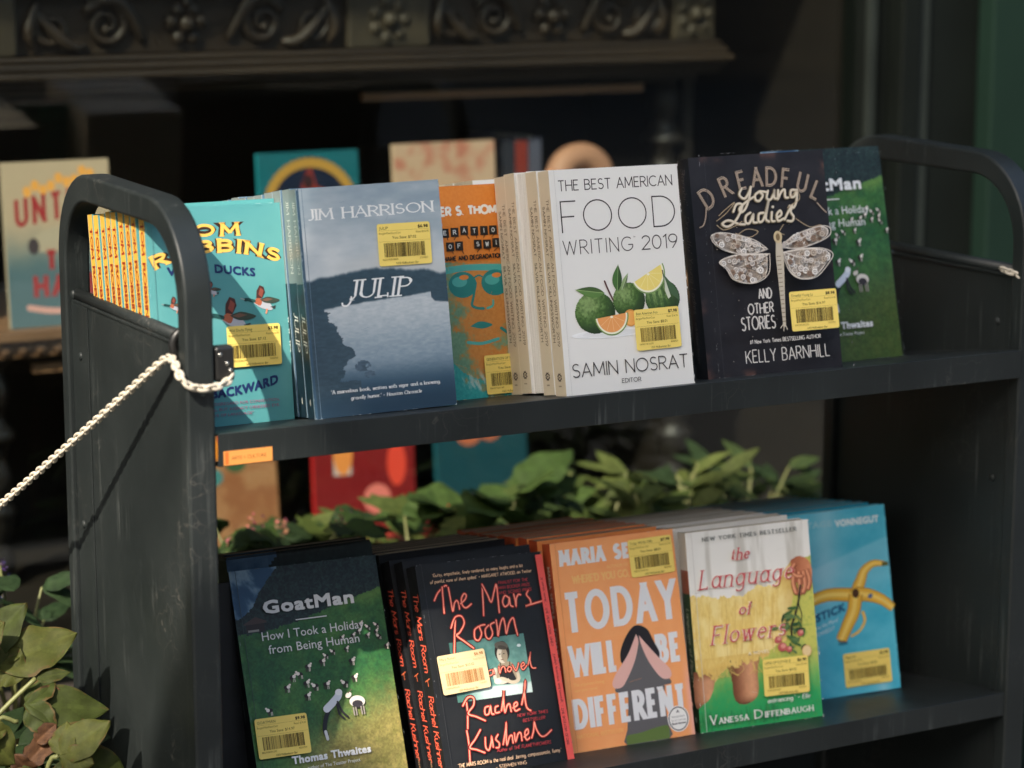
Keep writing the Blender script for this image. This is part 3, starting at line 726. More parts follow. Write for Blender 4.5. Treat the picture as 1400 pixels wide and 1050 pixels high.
# ---- 3. black dragonfly hardback ---------------------------------------------
def dread_front(A):
    w, h = 14.51, 21.5
    def fn(U, V):
        n = fbm(U*.6, V*.6, 61); n2 = fbm(U*4, V*4, 62)
        C = mixc((25, 25, 30), (38, 37, 42), n+(n2-.5)*.5)
        e = np.minimum(np.minimum(U, w-U), np.minimum(V, h-V))
        return mixc(C, (88, 62, 56), ss(.9, .0, e)*ss(.52, .7, fbm(U*.45, V*.45, 66))*.9)
    A.grid(0, 0, w, h, .14, fn)
    R2 = random.Random(5)
    for _ in range(70):
        x, y = R2.uniform(.7, 13.8), R2.uniform(.8, 15); r = R2.choice((.02, .03, .05)); A.disc(x, y, r, r, (176, 166, 158), 6)
    Cg = (176, 156, 136)
    for ch, x, y, s_, a in (('D', 2.05, 16.55, 2.1, .5), ('R', 4.0, 17.6, 2.0, .34), ('E', 5.65, 18.1, 1.9, .16), ('A', 7.05, 18.25, 1.95, .02), ('D', 8.5, 18.2, 1.95, -.08), ('F', 10.05, 17.95, 1.95, -.2), ('U', 11.6, 17.45, 1.95, -.34), ('L', 13.0, 16.6, 1.9, -.5)):
        def f2(px, py, x=x, y=y, a=a): return (x+(px-x)*math.cos(a)-(py-y)*math.sin(a), y+(px-x)*math.sin(a)+(py-y)*math.cos(a))
        A.text(ch, x-.45, y, s_, .25, Cg, xs=.72, fn=f2); A.text(ch, x-.45, y, s_, .12, (70, 58, 52), xs=.72, fn=f2)
        A.text(ch, x-.45, y, s_, .04, (206, 190, 170), xs=.72, fn=f2)
    A.stroke([(1.35, 16.5), (1.2, 15.6), (.9, 14.9), (.5, 14.7)], .12, Cg); A.stroke([(13.3, 16.3), (13.8, 15.7), (14.2, 15.3)], .1, Cg)
    W = (214, 204, 184)
    for dx, c, wd in ((.06, (120, 108, 84), .3), (0, W, .2)):
        for Q in ([(5.3, 18.2), (5.0, 17.6), (5.5, 17.2), (6.0, 17.7), (6.3, 18.3)], [(6.3, 18.3), (6.0, 17.2), (5.5, 16.2), (5.0, 15.9), (4.9, 16.3), (5.7, 16.9), (6.5, 17.3)],
                  [(7.2, 17.8), (6.7, 17.5), (6.7, 17.0), (7.1, 16.9), (7.5, 17.4), (7.2, 17.8), (7.9, 17.7)], [(8.1, 17.8), (7.9, 17.1), (8.3, 16.95), (8.7, 17.5), (8.8, 17.8), (8.7, 17.1), (9.0, 17.0)], [(9.2, 17.8), (9.1, 16.95), (9.5, 17.6), (9.9, 17.8), (9.9, 17.1), (10.2, 17.0)],
                  [(11.1, 17.7), (10.6, 17.7), (10.5, 17.1), (10.9, 17.1), (11.2, 17.7), (11.1, 16.7), (10.7, 16.0), (10.3, 16.2)],
                  [(4.2, 16.0), (4.6, 16.7), (5.2, 16.6), (4.8, 15.7), (4.1, 14.9), (3.4, 14.6), (2.9, 14.9), (3.6, 15.2), (4.6, 14.8), (5.3, 14.7)], [(6.0, 15.8), (5.5, 15.5), (5.4, 14.9), (5.8, 14.8), (6.3, 15.6), (6.2, 14.9), (6.6, 14.8)],
                  [(7.4, 15.7), (6.9, 15.6), (6.8, 14.9), (7.2, 14.9), (7.6, 15.6), (8.1, 16.9), (7.6, 15.2), (7.9, 14.8)], [(8.3, 15.7), (8.2, 14.9), (8.5, 14.8)], [(8.8, 15.1), (9.3, 15.4), (9.2, 15.8), (8.8, 15.4), (8.9, 14.8), (9.5, 15.0)], [(9.6, 14.9), (10.2, 15.8), (10.55, 16.2), (10.35, 15.6), (10.6, 15.1), (10.4, 14.7), (9.9, 14.75)]):
            A.stroke([(a-dx, b-dx*.6) for a, b in Q], wd, c)
        A.disc(8.45-dx, 16.2-dx*.6, .13, .13, c)
    for p in ([(2.3, 15.2), (3.4, 15.9), (4.4, 16.9), (3.4, 16.3), (2.6, 15.7)], [(2.3, 14.8), (3.0, 14.3), (4.2, 14.6), (5.0, 15.0)], [(10.4, 17.0), (11.2, 17.6), (11.4, 16.8), (10.5, 16.3), (10.0, 16.0)], [(4.2, 13.9), (5.6, 13.4), (6.6, 13.9), (5.4, 14.2), (4.2, 13.6)], [(9.4, 14.4), (8.9, 13.7), (9.4, 13.4)], [(10.8, 14.9), (12.2, 14.0), (13.4, 14.1), (13.7, 13.8)]):
        A.stroke(p, .07, (176, 156, 126))
    wings = [[(7.2, 12.1), (6.0, 13.0), (4.4, 13.6), (2.6, 14.0), (1.6, 13.9), (1.6, 13.3), (2.4, 12.5), (4.0, 11.9), (5.8, 11.8)],
             [(7.1, 11.6), (5.4, 11.7), (3.2, 11.7), (1.9, 11.2), (2.6, 10.4), (3.2, 9.4), (4.6, 8.9), (6.0, 9.1), (6.9, 9.9)],
             [(8.1, 12.1), (9.4, 13.0), (11.0, 13.6), (12.8, 13.9), (13.6, 13.6), (13.4, 12.9), (12.0, 12.3), (10.0, 11.9)],
             [(8.1, 11.6), (10.0, 11.8), (12.2, 11.7), (13.35, 11.1), (12.8, 10.2), (11.4, 9.0), (9.8, 8.9), (8.7, 9.8)]]
    for k, P in enumerate(wings):
        Q = catmull(P+[P[0]], 5)
        A.poly(Q, (226, 218, 206)); cx = sum(p[0] for p in P)/len(P); cy = sum(p[1] for p in P)/len(P)
        A.poly([(cx+(a-cx)*.95, cy+(b-cy)*.93) for a, b in Q], (158, 148, 138))
        xs_ = [p[0] for p in P]; ys_ = [p[1] for p in P]; cnt = 0
        Pn = np.array(Q)
        while cnt < 62:
            x, y = R2.uniform(min(xs_), max(xs_)), R2.uniform(min(ys_), max(ys_))
            if not inpoly(np.array([x]), np.array([y]), [(cx+(a-cx)*.9, cy+(b-cy)*.86) for a, b in Q])[0]: continue
            cnt += 1; r = R2.uniform(.1, .36); c = R2.choice(((214, 206, 198), (190, 176, 160), (230, 226, 220), (140, 116, 98)))
            A.disc(x, y, r, r, c, 12); A.disc(x, y, r*.62, r*.62, (84, 74, 68), 10); 
            if r > .18:
                for q in range(6): A.disc(x+r*.5*math.cos(q*1.05), y+r*.5*math.sin(q*1.05), r*.16, r*.16, c, 6)
            A.disc(x, y, r*.28, r*.28, c, 8)
        A.stroke(P+[P[0]], .09, (206, 198, 188))
        for f in (.3, .55, .8):
            q = P[len(P)//2]; A.stroke([P[0], (P[0][0]+(q[0]-P[0][0])*f, P[0][1]+(q[1]-P[0][1])*f+.2*(1-2*(k % 2)))], .05, (214, 206, 196))
    A.poly([(7.35, 12.8), (7.95, 12.8), (8.05, 11.2), (7.75, 7), (7.6, 4.4), (7.3, 4.4), (7.25, 8), (7.2, 11.2)], (188, 178, 160))
    for k in range(16): A.rect(7.28, 11.2-k*.42, 7.72-.006*k, 11.27-k*.42, (118, 104, 86))
    A.disc(7.6, 13.1, .45, .6, (196, 178, 140)); A.disc(7.6, 13.1, .22, .36, (120, 100, 70))
    for p in ((7.0, 4.3), (7.3, 4.0), (7.7, 4.1)): A.stroke([(7.45, 4.8), p], .08, (200, 190, 172))
    B = (200, 196, 190)
    for s_, x0, x1, y in (('AND', 4.95, 6.4, 7.2), ('OTHER', 3.7, 6.45, 5.85), ('STORIES', 2.85, 6.5, 4.3)): A.text(s_, x0, y, 1.08 if s_ != 'STORIES' else 1.35, .13, B, x1=x1, jit=.07, track=.2)
    A.text('#1 New York Times BESTSELLING AUTHOR', 3.6, 3.0, .42, .06, B, x1=11.2, jit=.05)
    A.text('KELLY BARNHILL', 3.0, 1.15, 1.3, .1, B, x1=12.0, jit=.05, track=.2)
def dread_spine(A, t):
    C = (104, 96, 90)
    A.text('Barnhill', 0, -.3, .9, .07, C, x1=3.4, slant=.25, fn=spfn(20.6, t/2), jit=.04); A.text('Dreadful Young Ladies', 0, -.3, .9, .07, C, x1=9.5, slant=.25, fn=spfn(16, t/2), jit=.04); A.text('and Other Stories', 0, -.3, .6, .05, C, x1=4, fn=spfn(5.6, t/2), jit=.04)
DR = Book('hardback_book', 'black hardback with a silver dragonfly drawn on its jacket, on the upper shelf', 'book', None,
          (52.709, 5.204, -.844), (.98921, -.14447, .02452), (.00623, .20863, .97798), 14.51, 21.5, 2.7, (26, 26, 31), (20, 20, 24), (26, 26, 31), dread_front, dread_spine, hard=.32)
sticker(DR.root, 8.15, 3.85, 5.1, 3.85, 'Dreadful Young La', '$8.98', '$16.97', DR.lift(), .0)

# ---- 4. alpine meadow paperback (twice on the cart) ---------------------------
GOATS = [(2.1, 8.6), (4.1, 10.5), (4.8, 11.4), (5.6, 11.6), (6.5, 12.2), (6.1, 10.7), (7.0, 10.3), (8.1, 10.3), (8.0, 12.5), (8.5, 13.0), (6.0, 9.5), (11.0, 12.2), (10.0, 10.2), (11.0, 10.6), (13.0, 14.4), (14.2, 14.2), (14.8, 13.2), (11.5, 14.6), (14.1, 15.3), (10.6, 13.4), (12.4, 15.6), (13.2, 15.2), (12.1, 14.9), (13.9, 14.7), (9.2, 13.3), (10.3, 14.5)]
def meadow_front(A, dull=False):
    w, h = 15.15, 22.01
    skl = [(0, 17.4), (1.2, 17.9), (1.7, 18.3), (2.5, 19.5), (3.2, 20.4), (3.9, 21.0), (4.6, 21.7), (5.3, 22.4), (15.2, 23.5)]
    mdl = [(0, 15.9), (2.9, 16.0), (6.7, 16.7), (9.5, 17.5), (12.0, 18.2), (15.2, 18.9)]
    def fn(U, V):
        n = fbm(U*1.6, V*1.6, 71); n2 = fbm(U*6, V*6, 72); n3 = fbm(U*.5, V*.5, 73)
        K = interp(U, skl)+(fbm(U*2.5, U*0, 74)-.5)*.5; Md = interp(U, mdl)+(fbm(U*3, U*0, 75)-.5)*.3
        skc = mixc((44, 82, 116), (128, 156, 176), ss(.45, .75, fbm(U*.9+V*.3, V*.7, 76)))
        mt = mixc((16, 28, 30), (44, 66, 62), ss(.25, .85, n2*.7+n*.3))
        gr = mixc((34, 84, 48), (74, 118, 58), ss(.2, .8, n3*.7+n*.3))
        br = mixc((58, 82, 42), (84, 96, 52), n) if dull else mixc((118, 112, 58), (172, 152, 92), n)  # slope colour lightened for the sun patch; dull copy stays darker
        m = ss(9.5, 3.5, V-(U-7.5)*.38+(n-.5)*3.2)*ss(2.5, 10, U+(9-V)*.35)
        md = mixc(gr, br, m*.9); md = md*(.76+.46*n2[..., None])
        md = mixc(md, (104, 138, 66), np.exp(-((V-Md+.35)/.35)**2)*ss(7, 13, U)*.6)
        C = np.where((V > K)[..., None], skc, np.where((V > Md)[..., None], mt, md))
        return C
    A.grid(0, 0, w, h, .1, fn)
    A.poly([(.7, 16.9), (2.0, 17.5), (3.1, 17.0), (3.0, 16.85), (.8, 16.8)], (72, 56, 52)); A.rect(.95, 16.1, 2.8, 16.82, (44, 36, 34)); A.rect(1.1, 16.1, 2.2, 16.3, (150, 146, 140))
    for i, (x, y) in enumerate(GOATS):
        s_ = .62 if y < 12.6 else .46; f = 1 if (i*7) % 3 else -1; R2 = random.Random(i)
        A.disc(x, y, .52*s_, .33*s_, (38, 32, 32), 12, rot=R2.uniform(-.5, .5)); A.disc(x+f*.3*s_, y+.1*s_, .3*s_, .27*s_, (232, 226, 216), 10); A.disc(x+f*.55*s_, y+.4*s_, .2*s_, .16*s_, (228, 220, 210), 8)
        for q in (-.3, -.12, .2, .36): A.stroke([(x+q*s_, y-.2*s_), (x+(q+R2.uniform(-.08, .08))*s_, y-.75*s_)], .12*s_, (60, 50, 48) if q < 0 else (190, 182, 172), cap=False)
    # two larger figures in the foreground
    A.stroke([(8.0, 8.0), (7.5, 7.2), (7.2, 6.2), (7.3, 5.6)], .42, (32, 34, 40)); A.stroke([(7.25, 5.9), (7.35, 5.2)], .3, (196, 200, 204))
    A.stroke([(7.7, 8.0), (8.4, 8.5), (9.0, 9.0), (9.15, 9.35)], .72, (204, 212, 222)); A.disc(9.15, 9.4, .36, .3, (224, 228, 232)); A.stroke([(8.9, 8.5), (9.2, 7.6), (9.7, 7.0)], .22, (40, 38, 40)); A.stroke([(8.8, 8.3), (8.9, 7.4), (9.3, 6.9)], .2, (40, 38, 40))
    A.disc(10.9, 8.3, .8, .55, (214, 208, 198), rot=-.1); A.disc(10.9, 8.05, .55, .36, (54, 50, 54), rot=-.1); A.disc(10.1, 9.0, .34, .24, (206, 198, 188), rot=.5); A.stroke([(10.1, 9.2), (10.5, 9.5)], .1, (90, 80, 70))
    for q in (10.4, 10.65, 11.2, 11.45): A.stroke([(q, 7.8), (q+.03, 7.0)], .14, (150, 142, 134), cap=False)
    W = (224, 226, 226)
    A.btext('GoatMan', 2.75, 17.62, 1.34, W, x1=12.2, bold=1.0); A.rect(5.9, 16.68, 9.1, 16.78, W)
    A.btext('How I Took a Holiday', 2.2, 15.15, .86, W, x1=12.75); A.btext('from Being Human', 2.75, 13.85, .86, W, x1=12.15)
    A.btext('Thomas Thwaites', 3.5, 3.35, .78, W, x1=11.55, bold=True); A.btext('author of The Toaster Project', 4.9, 2.68, .34, W, x1=10.3)
def meadow_top(A):
    A.grid(.0, 15.5, 15.15, 22.0, .3, lambda U, V: np.where((V > 17+.95*U)[..., None], mixc((44, 82, 116), (100, 134, 160), fbm(U, V, 76)), mixc((16, 28, 30), (40, 60, 56), fbm(U*3, V*3, 72))))
def meadow_spine(A, t):
    A.btext('GoatMan', 0, -.25, .6, (150, 160, 160), x1=3.6, bold=True, fn=spfn(18, t/2)); A.btext('Thomas Thwaites', 0, -.2, .4, (130, 140, 140), x1=4.2, fn=spfn(12, t/2))
    A.disc(t/2, 1.6, .35, .35, (110, 118, 118)); A.disc(t/2, 1.6, .29, .29, (16, 24, 26))
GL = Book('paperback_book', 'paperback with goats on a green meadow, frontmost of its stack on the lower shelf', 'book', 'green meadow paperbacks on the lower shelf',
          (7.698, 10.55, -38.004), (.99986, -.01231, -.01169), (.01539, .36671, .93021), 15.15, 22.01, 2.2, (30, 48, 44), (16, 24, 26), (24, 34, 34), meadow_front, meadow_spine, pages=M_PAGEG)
sticker(GL.root, .25, 4.25, 5.25, 3.75, 'GOATMAN', '$9.98', '$14.97', GL.lift(), -.01)
GL.back_art = meadow_top
for k, (dx, dz) in enumerate(((1.0, 1.1), (2.0, .9), (2.7, .8))):
    o = GL.copy_at((GL.BL[0]+dx, GL.BL[1]+2.4*(k+1)+22*(.366-.25+.03*k), SH_L(GL.BL[1]+2.4*(k+1)+22*(.116+.03*k))+dz*.4+.03), (1, -.01, 0), (0, .25-.03*k, .968), f'{ORD[k+1]} copy from the front in the stack of green alpine meadow paperbacks')
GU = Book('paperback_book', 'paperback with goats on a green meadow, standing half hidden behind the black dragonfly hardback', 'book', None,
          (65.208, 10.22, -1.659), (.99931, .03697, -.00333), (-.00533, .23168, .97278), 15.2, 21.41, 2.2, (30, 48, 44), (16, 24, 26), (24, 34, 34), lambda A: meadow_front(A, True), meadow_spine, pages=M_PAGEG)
# ---- black books beside the end panel on the lower shelf
def plain_spine(A, t): A.disc(t/2, 1.6, .5, .5, (120, 124, 122), 24); A.disc(t/2, 1.6, .43, .43, (15, 17, 18), 24); A.btext('OZ', 0, -.2, .9, (120, 124, 124), x1=1.8, fn=spfn(17.5, t/2)); [A.rect(t/2-.4, 14.5-k*.45, t/2+.4, 14.6-k*.45, (70, 74, 74)) for k in range(9)]
BK = Book('paperback_book', 'black paperback squeezed between the end panel and the alpine meadow stack', 'book', None,
          (.9, 13.0, SH_L(13.0)+.02), (.999, .03, 0), (0, .25, .968), 13.4, 20.6, 2.3, (14, 16, 17), (15, 17, 18), (14, 16, 17), None, plain_spine, pages=M_PAGEG)
# ---- 5. turquoise ducks paperback ----------------------------------------------
def duck(A, x, y, s, f=1):
    def P(l): return [(x+f*a*s, y+b*s) for a, b in l]
    A.poly(P([(-.2, .1), (.2, .75), (.1, 1.2), (-.25, 1.35), (-.55, .9), (-.62, .3)]), (74, 46, 44)); A.poly(P([(-.1, .3), (.1, .9), (-.2, 1.15), (-.4, .6)]), (138, 74, 62))
    A.poly(catmull(P([(-.9, -.05), (-.5, .25), (.2, .1), (.7, -.35), (.75, -.75), (.2, -.7), (-.4, -.45), (-.9, -.05)])), (176, 180, 190)); A.poly(catmull(P([(-.9, -.02), (-.5, .3), (-.1, .1), (-.3, -.35), (-.9, -.02)])), (170, 96, 70))
    A.poly(catmull(P([(-.3, .15), (.4, .35), (1.1, .2), (1.5, .0), (.9, -.2), (.2, -.15), (-.3, .15)])), (58, 70, 62)); A.poly(P([(-.2, .12), (.4, .26), (.9, .12), (.3, -.02)]), (112, 84, 70))
    A.stroke(P([(-.8, .05), (-1.3, .2), (-1.5, .22)]), .26*s, (36, 76, 74)); A.disc(x-f*1.55*s, y+.22*s, .2*s, .15*s, (30, 64, 66)); A.stroke(P([(-1.7, .25), (-2.0, .35)]), .1*s, (150, 160, 160))
    A.stroke(P([(.3, -.7), (.2, -1.0)]), .14*s, (216, 140, 110)); A.poly(P([(.6, -.5), (1.1, -.4), (1.0, -.7)]), (50, 60, 62))
def ducks_front(A):
    w, h = 13.19, 19.82
    A.grid(0, 0, w, h, .25, lambda U, V: mixc((76, 146, 150), (98, 162, 163), fbm(U*.3, V*.3, 81)))
    O = (60, 40, 30); Y = (240, 190, 92)
    for wd, c in ((.66, O), (.36, Y)):
        A.text('TOM', 2.6, 17.0, 1.25, wd, c, x1=8.9, serif=.1, contrast=.3, track=.42)
    cx, R = 6.6, 15.0
    def arc(px, py): 
        a = (px-cx)/R; return (cx+(R+py-15.7)*math.sin(a)*1.0, 15.7-R+(R+py-15.7)*math.cos(a)-.0)
    for wd, c in ((.68, O), (.38, Y)):
        A.text('ROBBINS', .5, 15.55, 1.3, wd, c, x1=12.7, serif=.1, contrast=.3, track=.34, fn=arc)
    for ch, x0, x1, dy in (('WILD', 1.8, 5.4, 13.75), ('DUCKS', 6.25, 10.2, 13.8)):
        A.btext(ch, x0, dy, .82, (30, 48, 96), x1=x1, bold=True, fn=lambda px, py: (px, py-.14*max(0, px-6.3)))
    A.btext('FLYING', .9, 4.6, .85, (30, 48, 96), x1=4.8, bold=True, fn=lambda px, py: (px, py-.35*(px-.9)))
    A.btext('BACKWARD', 5.2, 2.6, .92, (30, 48, 96), x1=11.8, bold=True, fn=lambda px, py: (px, py+.03*max(0, px-5.2)**2*.7))
    duck(A, 10.8, 11.0, 1.08); duck(A, 7.9, 9.7, 1.4); duck(A, 5.9, 12.3, .6); duck(A, 2.3, 11.1, .62); duck(A, 3.4, 8.4, .9)
    for k, s_ in enumerate(('"A LARGER DISREGARD FOR CONVENTION,', 'A MYSTICAL BUT AGENCY OBSESSED EYE,', 'NOBLE LOVE OF LANGUAGE"')):
        A.btext(s_, 3.2, 1.95-.5*k, .27, (150, 70, 110), x1=11.8 if k < 2 else 9.2)
def ducks_spine(A, t):
    A.rect(0, 0, t, 19.82, (218, 168, 66)); A.rect(0, 0, .22, 19.82, (110, 156, 150)); A.rect(t-.1, 0, t, 19.82, (196, 180, 140))
    A.text('TOM', 0, -.36, .72, .2, (140, 34, 26), x1=2.9, contrast=.2, serif=.08, fn=spfn(18.6, t/2+.05)); A.text('ROBBINS', 0, -.36, .72, .2, (134, 32, 24), x1=5.6, contrast=.2, serif=.08, fn=spfn(15.0, t/2+.05))
    A.btext('WILD DUCKS', 0, -.3, .6, (40, 40, 60), x1=4.2, bold=True, fn=spfn(7, t/2+.05))
DU = Book('paperback_book', 'turquoise paperback with flying ducks, behind the chained post on the upper shelf', 'book', 'turquoise and yellow duck paperbacks on the upper shelf',
          (-1.40, 10.693, -1.736), (.99963, .02198, -.01591), (.01262, .14234, .98974), 13.19, 19.82, 1.5, (76, 146, 150), (226, 176, 70), (76, 146, 150), ducks_front, ducks_spine)
sticker(DU.root, 7.0, 5.25, 5.2, 3.7, 'Wild Ducks Flying', '$5.98', '$7.12', DU.lift(), .0)
DU.stack(8, SH_U, 'turquoise and yellow duck paperbacks', dx=.0, yaw=0.0, xj=.12, zoff=.05)

# ---- 6. orange and teal duotone paperback ---------------------------------------
def gos_front(A):
    w, h = 13.6, 20.3
    def fn(U, V):
        n = fbm(U*1.2, V*1.2, 91); n2 = fbm(U*5, V*5, 92); n3 = fbm(U*.35, V*.25, 93)
        orange = mixc((206, 118, 44), (224, 140, 62), n2); teal = mixc((22, 140, 140), (64, 172, 168), n2)
        tone = ss(.42, .62, n*.45+n3*.35+n2*.2+.12*np.sin(U*.8-1.5)-.02*(V-6))
        face = ((U-7.0)/4.6)**2+((V-8.2)/6.4)**2
        tone = np.where(face < 1, tone*.55+.1, np.clip(tone+.45, 0, 1))
        C = mixc(orange, teal, tone)
        C = mixc(C, (198, 208, 200), ss(.5, .75, fbm(U*2.5+V, V*.7, 95))*ss(7, 1.5, V)*.75*ss(.9, 1.3, face+.3))
        return np.where((V > 13.0+(n-.5)*.6)[..., None], mixc((214, 122, 42), (224, 138, 58), n2), C)
    A.grid(0, 0, w, h, .11, fn)
    T = (28, 128, 126); LT = (74, 170, 164); O = (218, 134, 62)
    A.poly(catmull([(3.6, 12.0), (6.6, 12.2), (10.6, 11.9), (10.6, 12.5), (6.6, 12.8), (3.6, 12.6), (3.6, 12.0)]), LT)
    for cx in (5.5, 9.0):
        A.disc(cx, 10.9, 1.5, 1.25, T); A.disc(cx-.3, 11.2, .8, .5, LT); A.disc(cx+.2, 11.6, .5, .24, O)
    A.stroke([(6.8, 11.5), (7.3, 11.7), (7.7, 11.5)], .16, T)
    A.stroke([(6.9, 11.0), (6.5, 9.6), (6.3, 8.9), (6.8, 8.6), (7.5, 8.5)], .26, T); A.stroke([(8.6, 9.2), (8.5, 8.7), (7.9, 8.5)], .22, LT); A.poly(catmull([(5.9, 6.9), (7.0, 7.3), (8.3, 6.9), (7.2, 6.6), (5.9, 6.9)]), T); A.stroke([(5.5, 5.4), (7.0, 5.2), (8.8, 5.5)], .3, LT); A.stroke([(9.2, 6.5), (10.2, 5.8), (11.2, 5.4)], .3, T)
    W = (232, 228, 218); K = (30, 26, 24)
    A.text('HUNTER S. THOMPSON', 1.0, 17.45, .98, .24, W, x1=12.7, jit=.05)
    def keys(s_, x, y, p):
        for ch in s_:
            if ch != ' ':
                dx, dy = rnd.uniform(-.04, .04), rnd.uniform(-.08, .08)
                A.poly([(x-.43+dx, y-.43+dy), (x+.4+dx, y-.46+dy), (x+.43+dx, y+.4+dy), (x-.4+dx, y+.43+dy)], K); A.text(ch, x-.17+dx, y-.22+dy, .44, .08, (200, 206, 206), x1=x+.17+dx)
                A.stroke([(x+.2, y-.4), (x+rnd.uniform(-.3, .5), y-.75)], .07, K)
            x += p
    keys('GENERATION', .95, 16.0, 1.04); keys('OF SWINE', 4.5, 14.65, .98)
    A.text("TALES OF SHAME AND DEGRADATION IN THE '80S", .8, 13.2, .5, .11, K, x1=12.8, jit=.04)
GO = Book('paperback_book', 'orange and teal paperback with a face in sunglasses', 'book', None,
          (25.45, 12.7, SH_U(12.7)+.03), (1, 0, 0), (0, .19, .9818), 13.6, 20.35, 1.9, (214, 122, 42), (60, 60, 58), (60, 150, 146), gos_front, None, mat=M_CARD)
sticker(GO.root, 6.95, .25, 5.1, 3.75, 'GENERATION OF SW', '$6.98', '$9.02', GO.lift(), .0)
yb = 12.7+2.1
for k in range(4):
    y = yb+2.1*k; u = (0, .175, .985)
    FO.copy_at((33.9+rnd.uniform(-.1, .1), y, SH_U(y)+.02), (1, 0, 0), u, f'{ORD[k+5]} copy from the front in the stack of white citrus fruit paperbacks')

# ---- 7. black neon-script paperback ----------------------------------------------
NEON = (255, 138, 116); GLOW = (150, 34, 30)
def neon(A, P, w=.16, sm=True):
    A.stroke(P, w*2.5, (70, 28, 28), smooth=sm); A.stroke(P, w*1.7, (142, 36, 34), smooth=sm); A.stroke(P, w*1.1, (240, 92, 76), smooth=sm); A.stroke(P, w*.62, (255, 168, 142), smooth=sm)
SCRIPT = {  # pen paths in cover centimetres, one list per stroke
'The': [[(1.5, 17.2), (2.0, 17.9), (2.7, 18.4), (3.0, 18.5), (3.2, 18.2)], [(2.55, 18.4), (2.45, 17.2), (2.35, 15.9)], [(3.2, 18.3), (3.25, 17.2), (3.3, 16.0), (3.6, 16.7), (3.9, 16.95), (4.05, 16.6), (4.05, 16.1)], [(4.25, 16.6), (4.8, 16.95), (5.0, 17.35), (4.75, 17.5), (4.4, 17.0), (4.45, 16.4), (4.8, 16.15), (5.4, 16.45)]],
'Mars': [[(6.9, 18.2), (6.75, 16.8), (6.55, 15.2)], [(6.9, 18.2), (7.3, 17.2), (7.6, 16.4), (8.1, 17.4), (8.45, 18.0), (8.4, 16.6), (8.3, 15.3)], [(9.6, 16.6), (9.2, 16.85), (8.85, 16.3), (9.0, 15.8), (9.45, 16.0), (9.65, 16.6), (9.65, 15.9), (9.9, 15.7)], [(10.2, 16.9), (10.25, 16.3), (10.25, 15.7), (10.4, 16.4), (10.7, 16.8), (10.95, 16.75)], [(11.9, 17.1), (11.6, 16.7), (11.9, 16.2), (11.9, 15.75), (11.3, 15.6), (12.3, 15.75), (13.3, 15.9)]],
'Room': [[(3.4, 15.1), (3.1, 13.8), (2.75, 12.0)], [(2.8, 14.4), (3.4, 15.35), (4.1, 15.4), (4.3, 14.7), (3.7, 13.9), (3.3, 13.6), (4.1, 12.9), (4.9, 12.2)], [(5.8, 14.2), (5.3, 13.9), (5.2, 13.1), (5.6, 12.9), (6.0, 13.5), (5.9, 14.2), (6.5, 14.3)], [(6.9, 14.2), (6.45, 13.8), (6.45, 13.1), (6.8, 12.9), (7.2, 13.4), (7.1, 14.2), (7.6, 14.4)], [(7.8, 14.6), (7.8, 13.8), (7.75, 13.1), (8.2, 14.2), (8.6, 14.7), (8.7, 14.0), (8.7, 13.2), (9.2, 14.2), (9.7, 14.6), (9.8, 13.8), (9.9, 12.9)]],
'novel': [[(6.4, 9.9), (6.1, 9.8), (6.1, 9.4), (6.5, 9.5), (6.6, 9.9), (6.7, 9.5)], [(7.3, 10.1), (7.3, 9.5), (7.6, 10.0), (7.9, 10.0), (7.95, 9.5)], [(8.4, 10.0), (8.15, 9.7), (8.4, 9.5), (8.65, 9.8), (8.4, 10.0)], [(8.8, 10.1), (9.1, 9.5), (9.5, 10.2)], [(9.7, 9.8), (10.1, 9.95), (10.0, 10.2), (9.7, 9.9), (9.9, 9.5), (10.4, 9.9)], [(10.5, 9.9), (10.9, 10.8), (11.0, 11.1), (10.8, 10.3), (10.9, 9.6), (11.3, 9.5)]],
'Rachel': [[(3.2, 7.4), (3.15, 6.2), (2.9, 4.7)], [(2.75, 6.9), (3.4, 7.6), (4.0, 7.5), (3.9, 6.8), (3.2, 6.1), (4.0, 5.7), (4.9, 5.2)], [(5.5, 6.5), (5.1, 6.4), (5.0, 5.8), (5.4, 5.8), (5.7, 6.5), (5.7, 5.8), (6.0, 5.7)], [(6.5, 6.4), (6.2, 6.3), (6.15, 5.8), (6.6, 5.8)], [(6.8, 5.9), (7.2, 7.0), (7.4, 7.8), (7.2, 6.8), (7.15, 5.7), (7.5, 6.3), (7.8, 6.4), (7.85, 5.7)], [(8.1, 6.0), (8.6, 6.2), (8.6, 6.5), (8.25, 6.3), (8.3, 5.7), (8.8, 5.8)], [(9.1, 6.2), (9.7, 7.6), (9.9, 8.4), (9.6, 7.2), (9.6, 5.9), (10.0, 5.5)]],
'Kushner': [[(2.75, 4.5), (2.75, 3.2), (2.55, 1.3)], [(4.2, 4.4), (3.5, 3.6), (2.8, 2.9), (3.5, 2.6), (4.3, 2.2)], [(4.6, 3.6), (4.5, 2.7), (4.8, 2.4), (5.2, 3.2), (5.3, 3.6), (5.3, 2.6)], [(6.0, 3.7), (5.7, 3.3), (6.0, 2.9), (5.9, 2.5), (5.6, 2.5)], [(6.4, 2.7), (6.9, 4.0), (7.1, 4.7), (6.9, 3.6), (6.8, 2.6), (7.2, 3.3), (7.5, 3.4), (7.5, 2.7)], [(7.8, 3.6), (7.8, 2.8), (8.2, 3.5), (8.5, 3.5), (8.5, 2.8)], [(8.8, 3.1), (9.3, 3.4), (9.3, 3.8), (8.95, 3.5), (9.0, 2.8), (9.5, 3.0)], [(9.6, 2.9), (9.95, 3.6), (10.15, 4.35), (10.25, 3.7), (10.6, 3.0), (11.1, 2.9), (11.9, 3.35)]]}
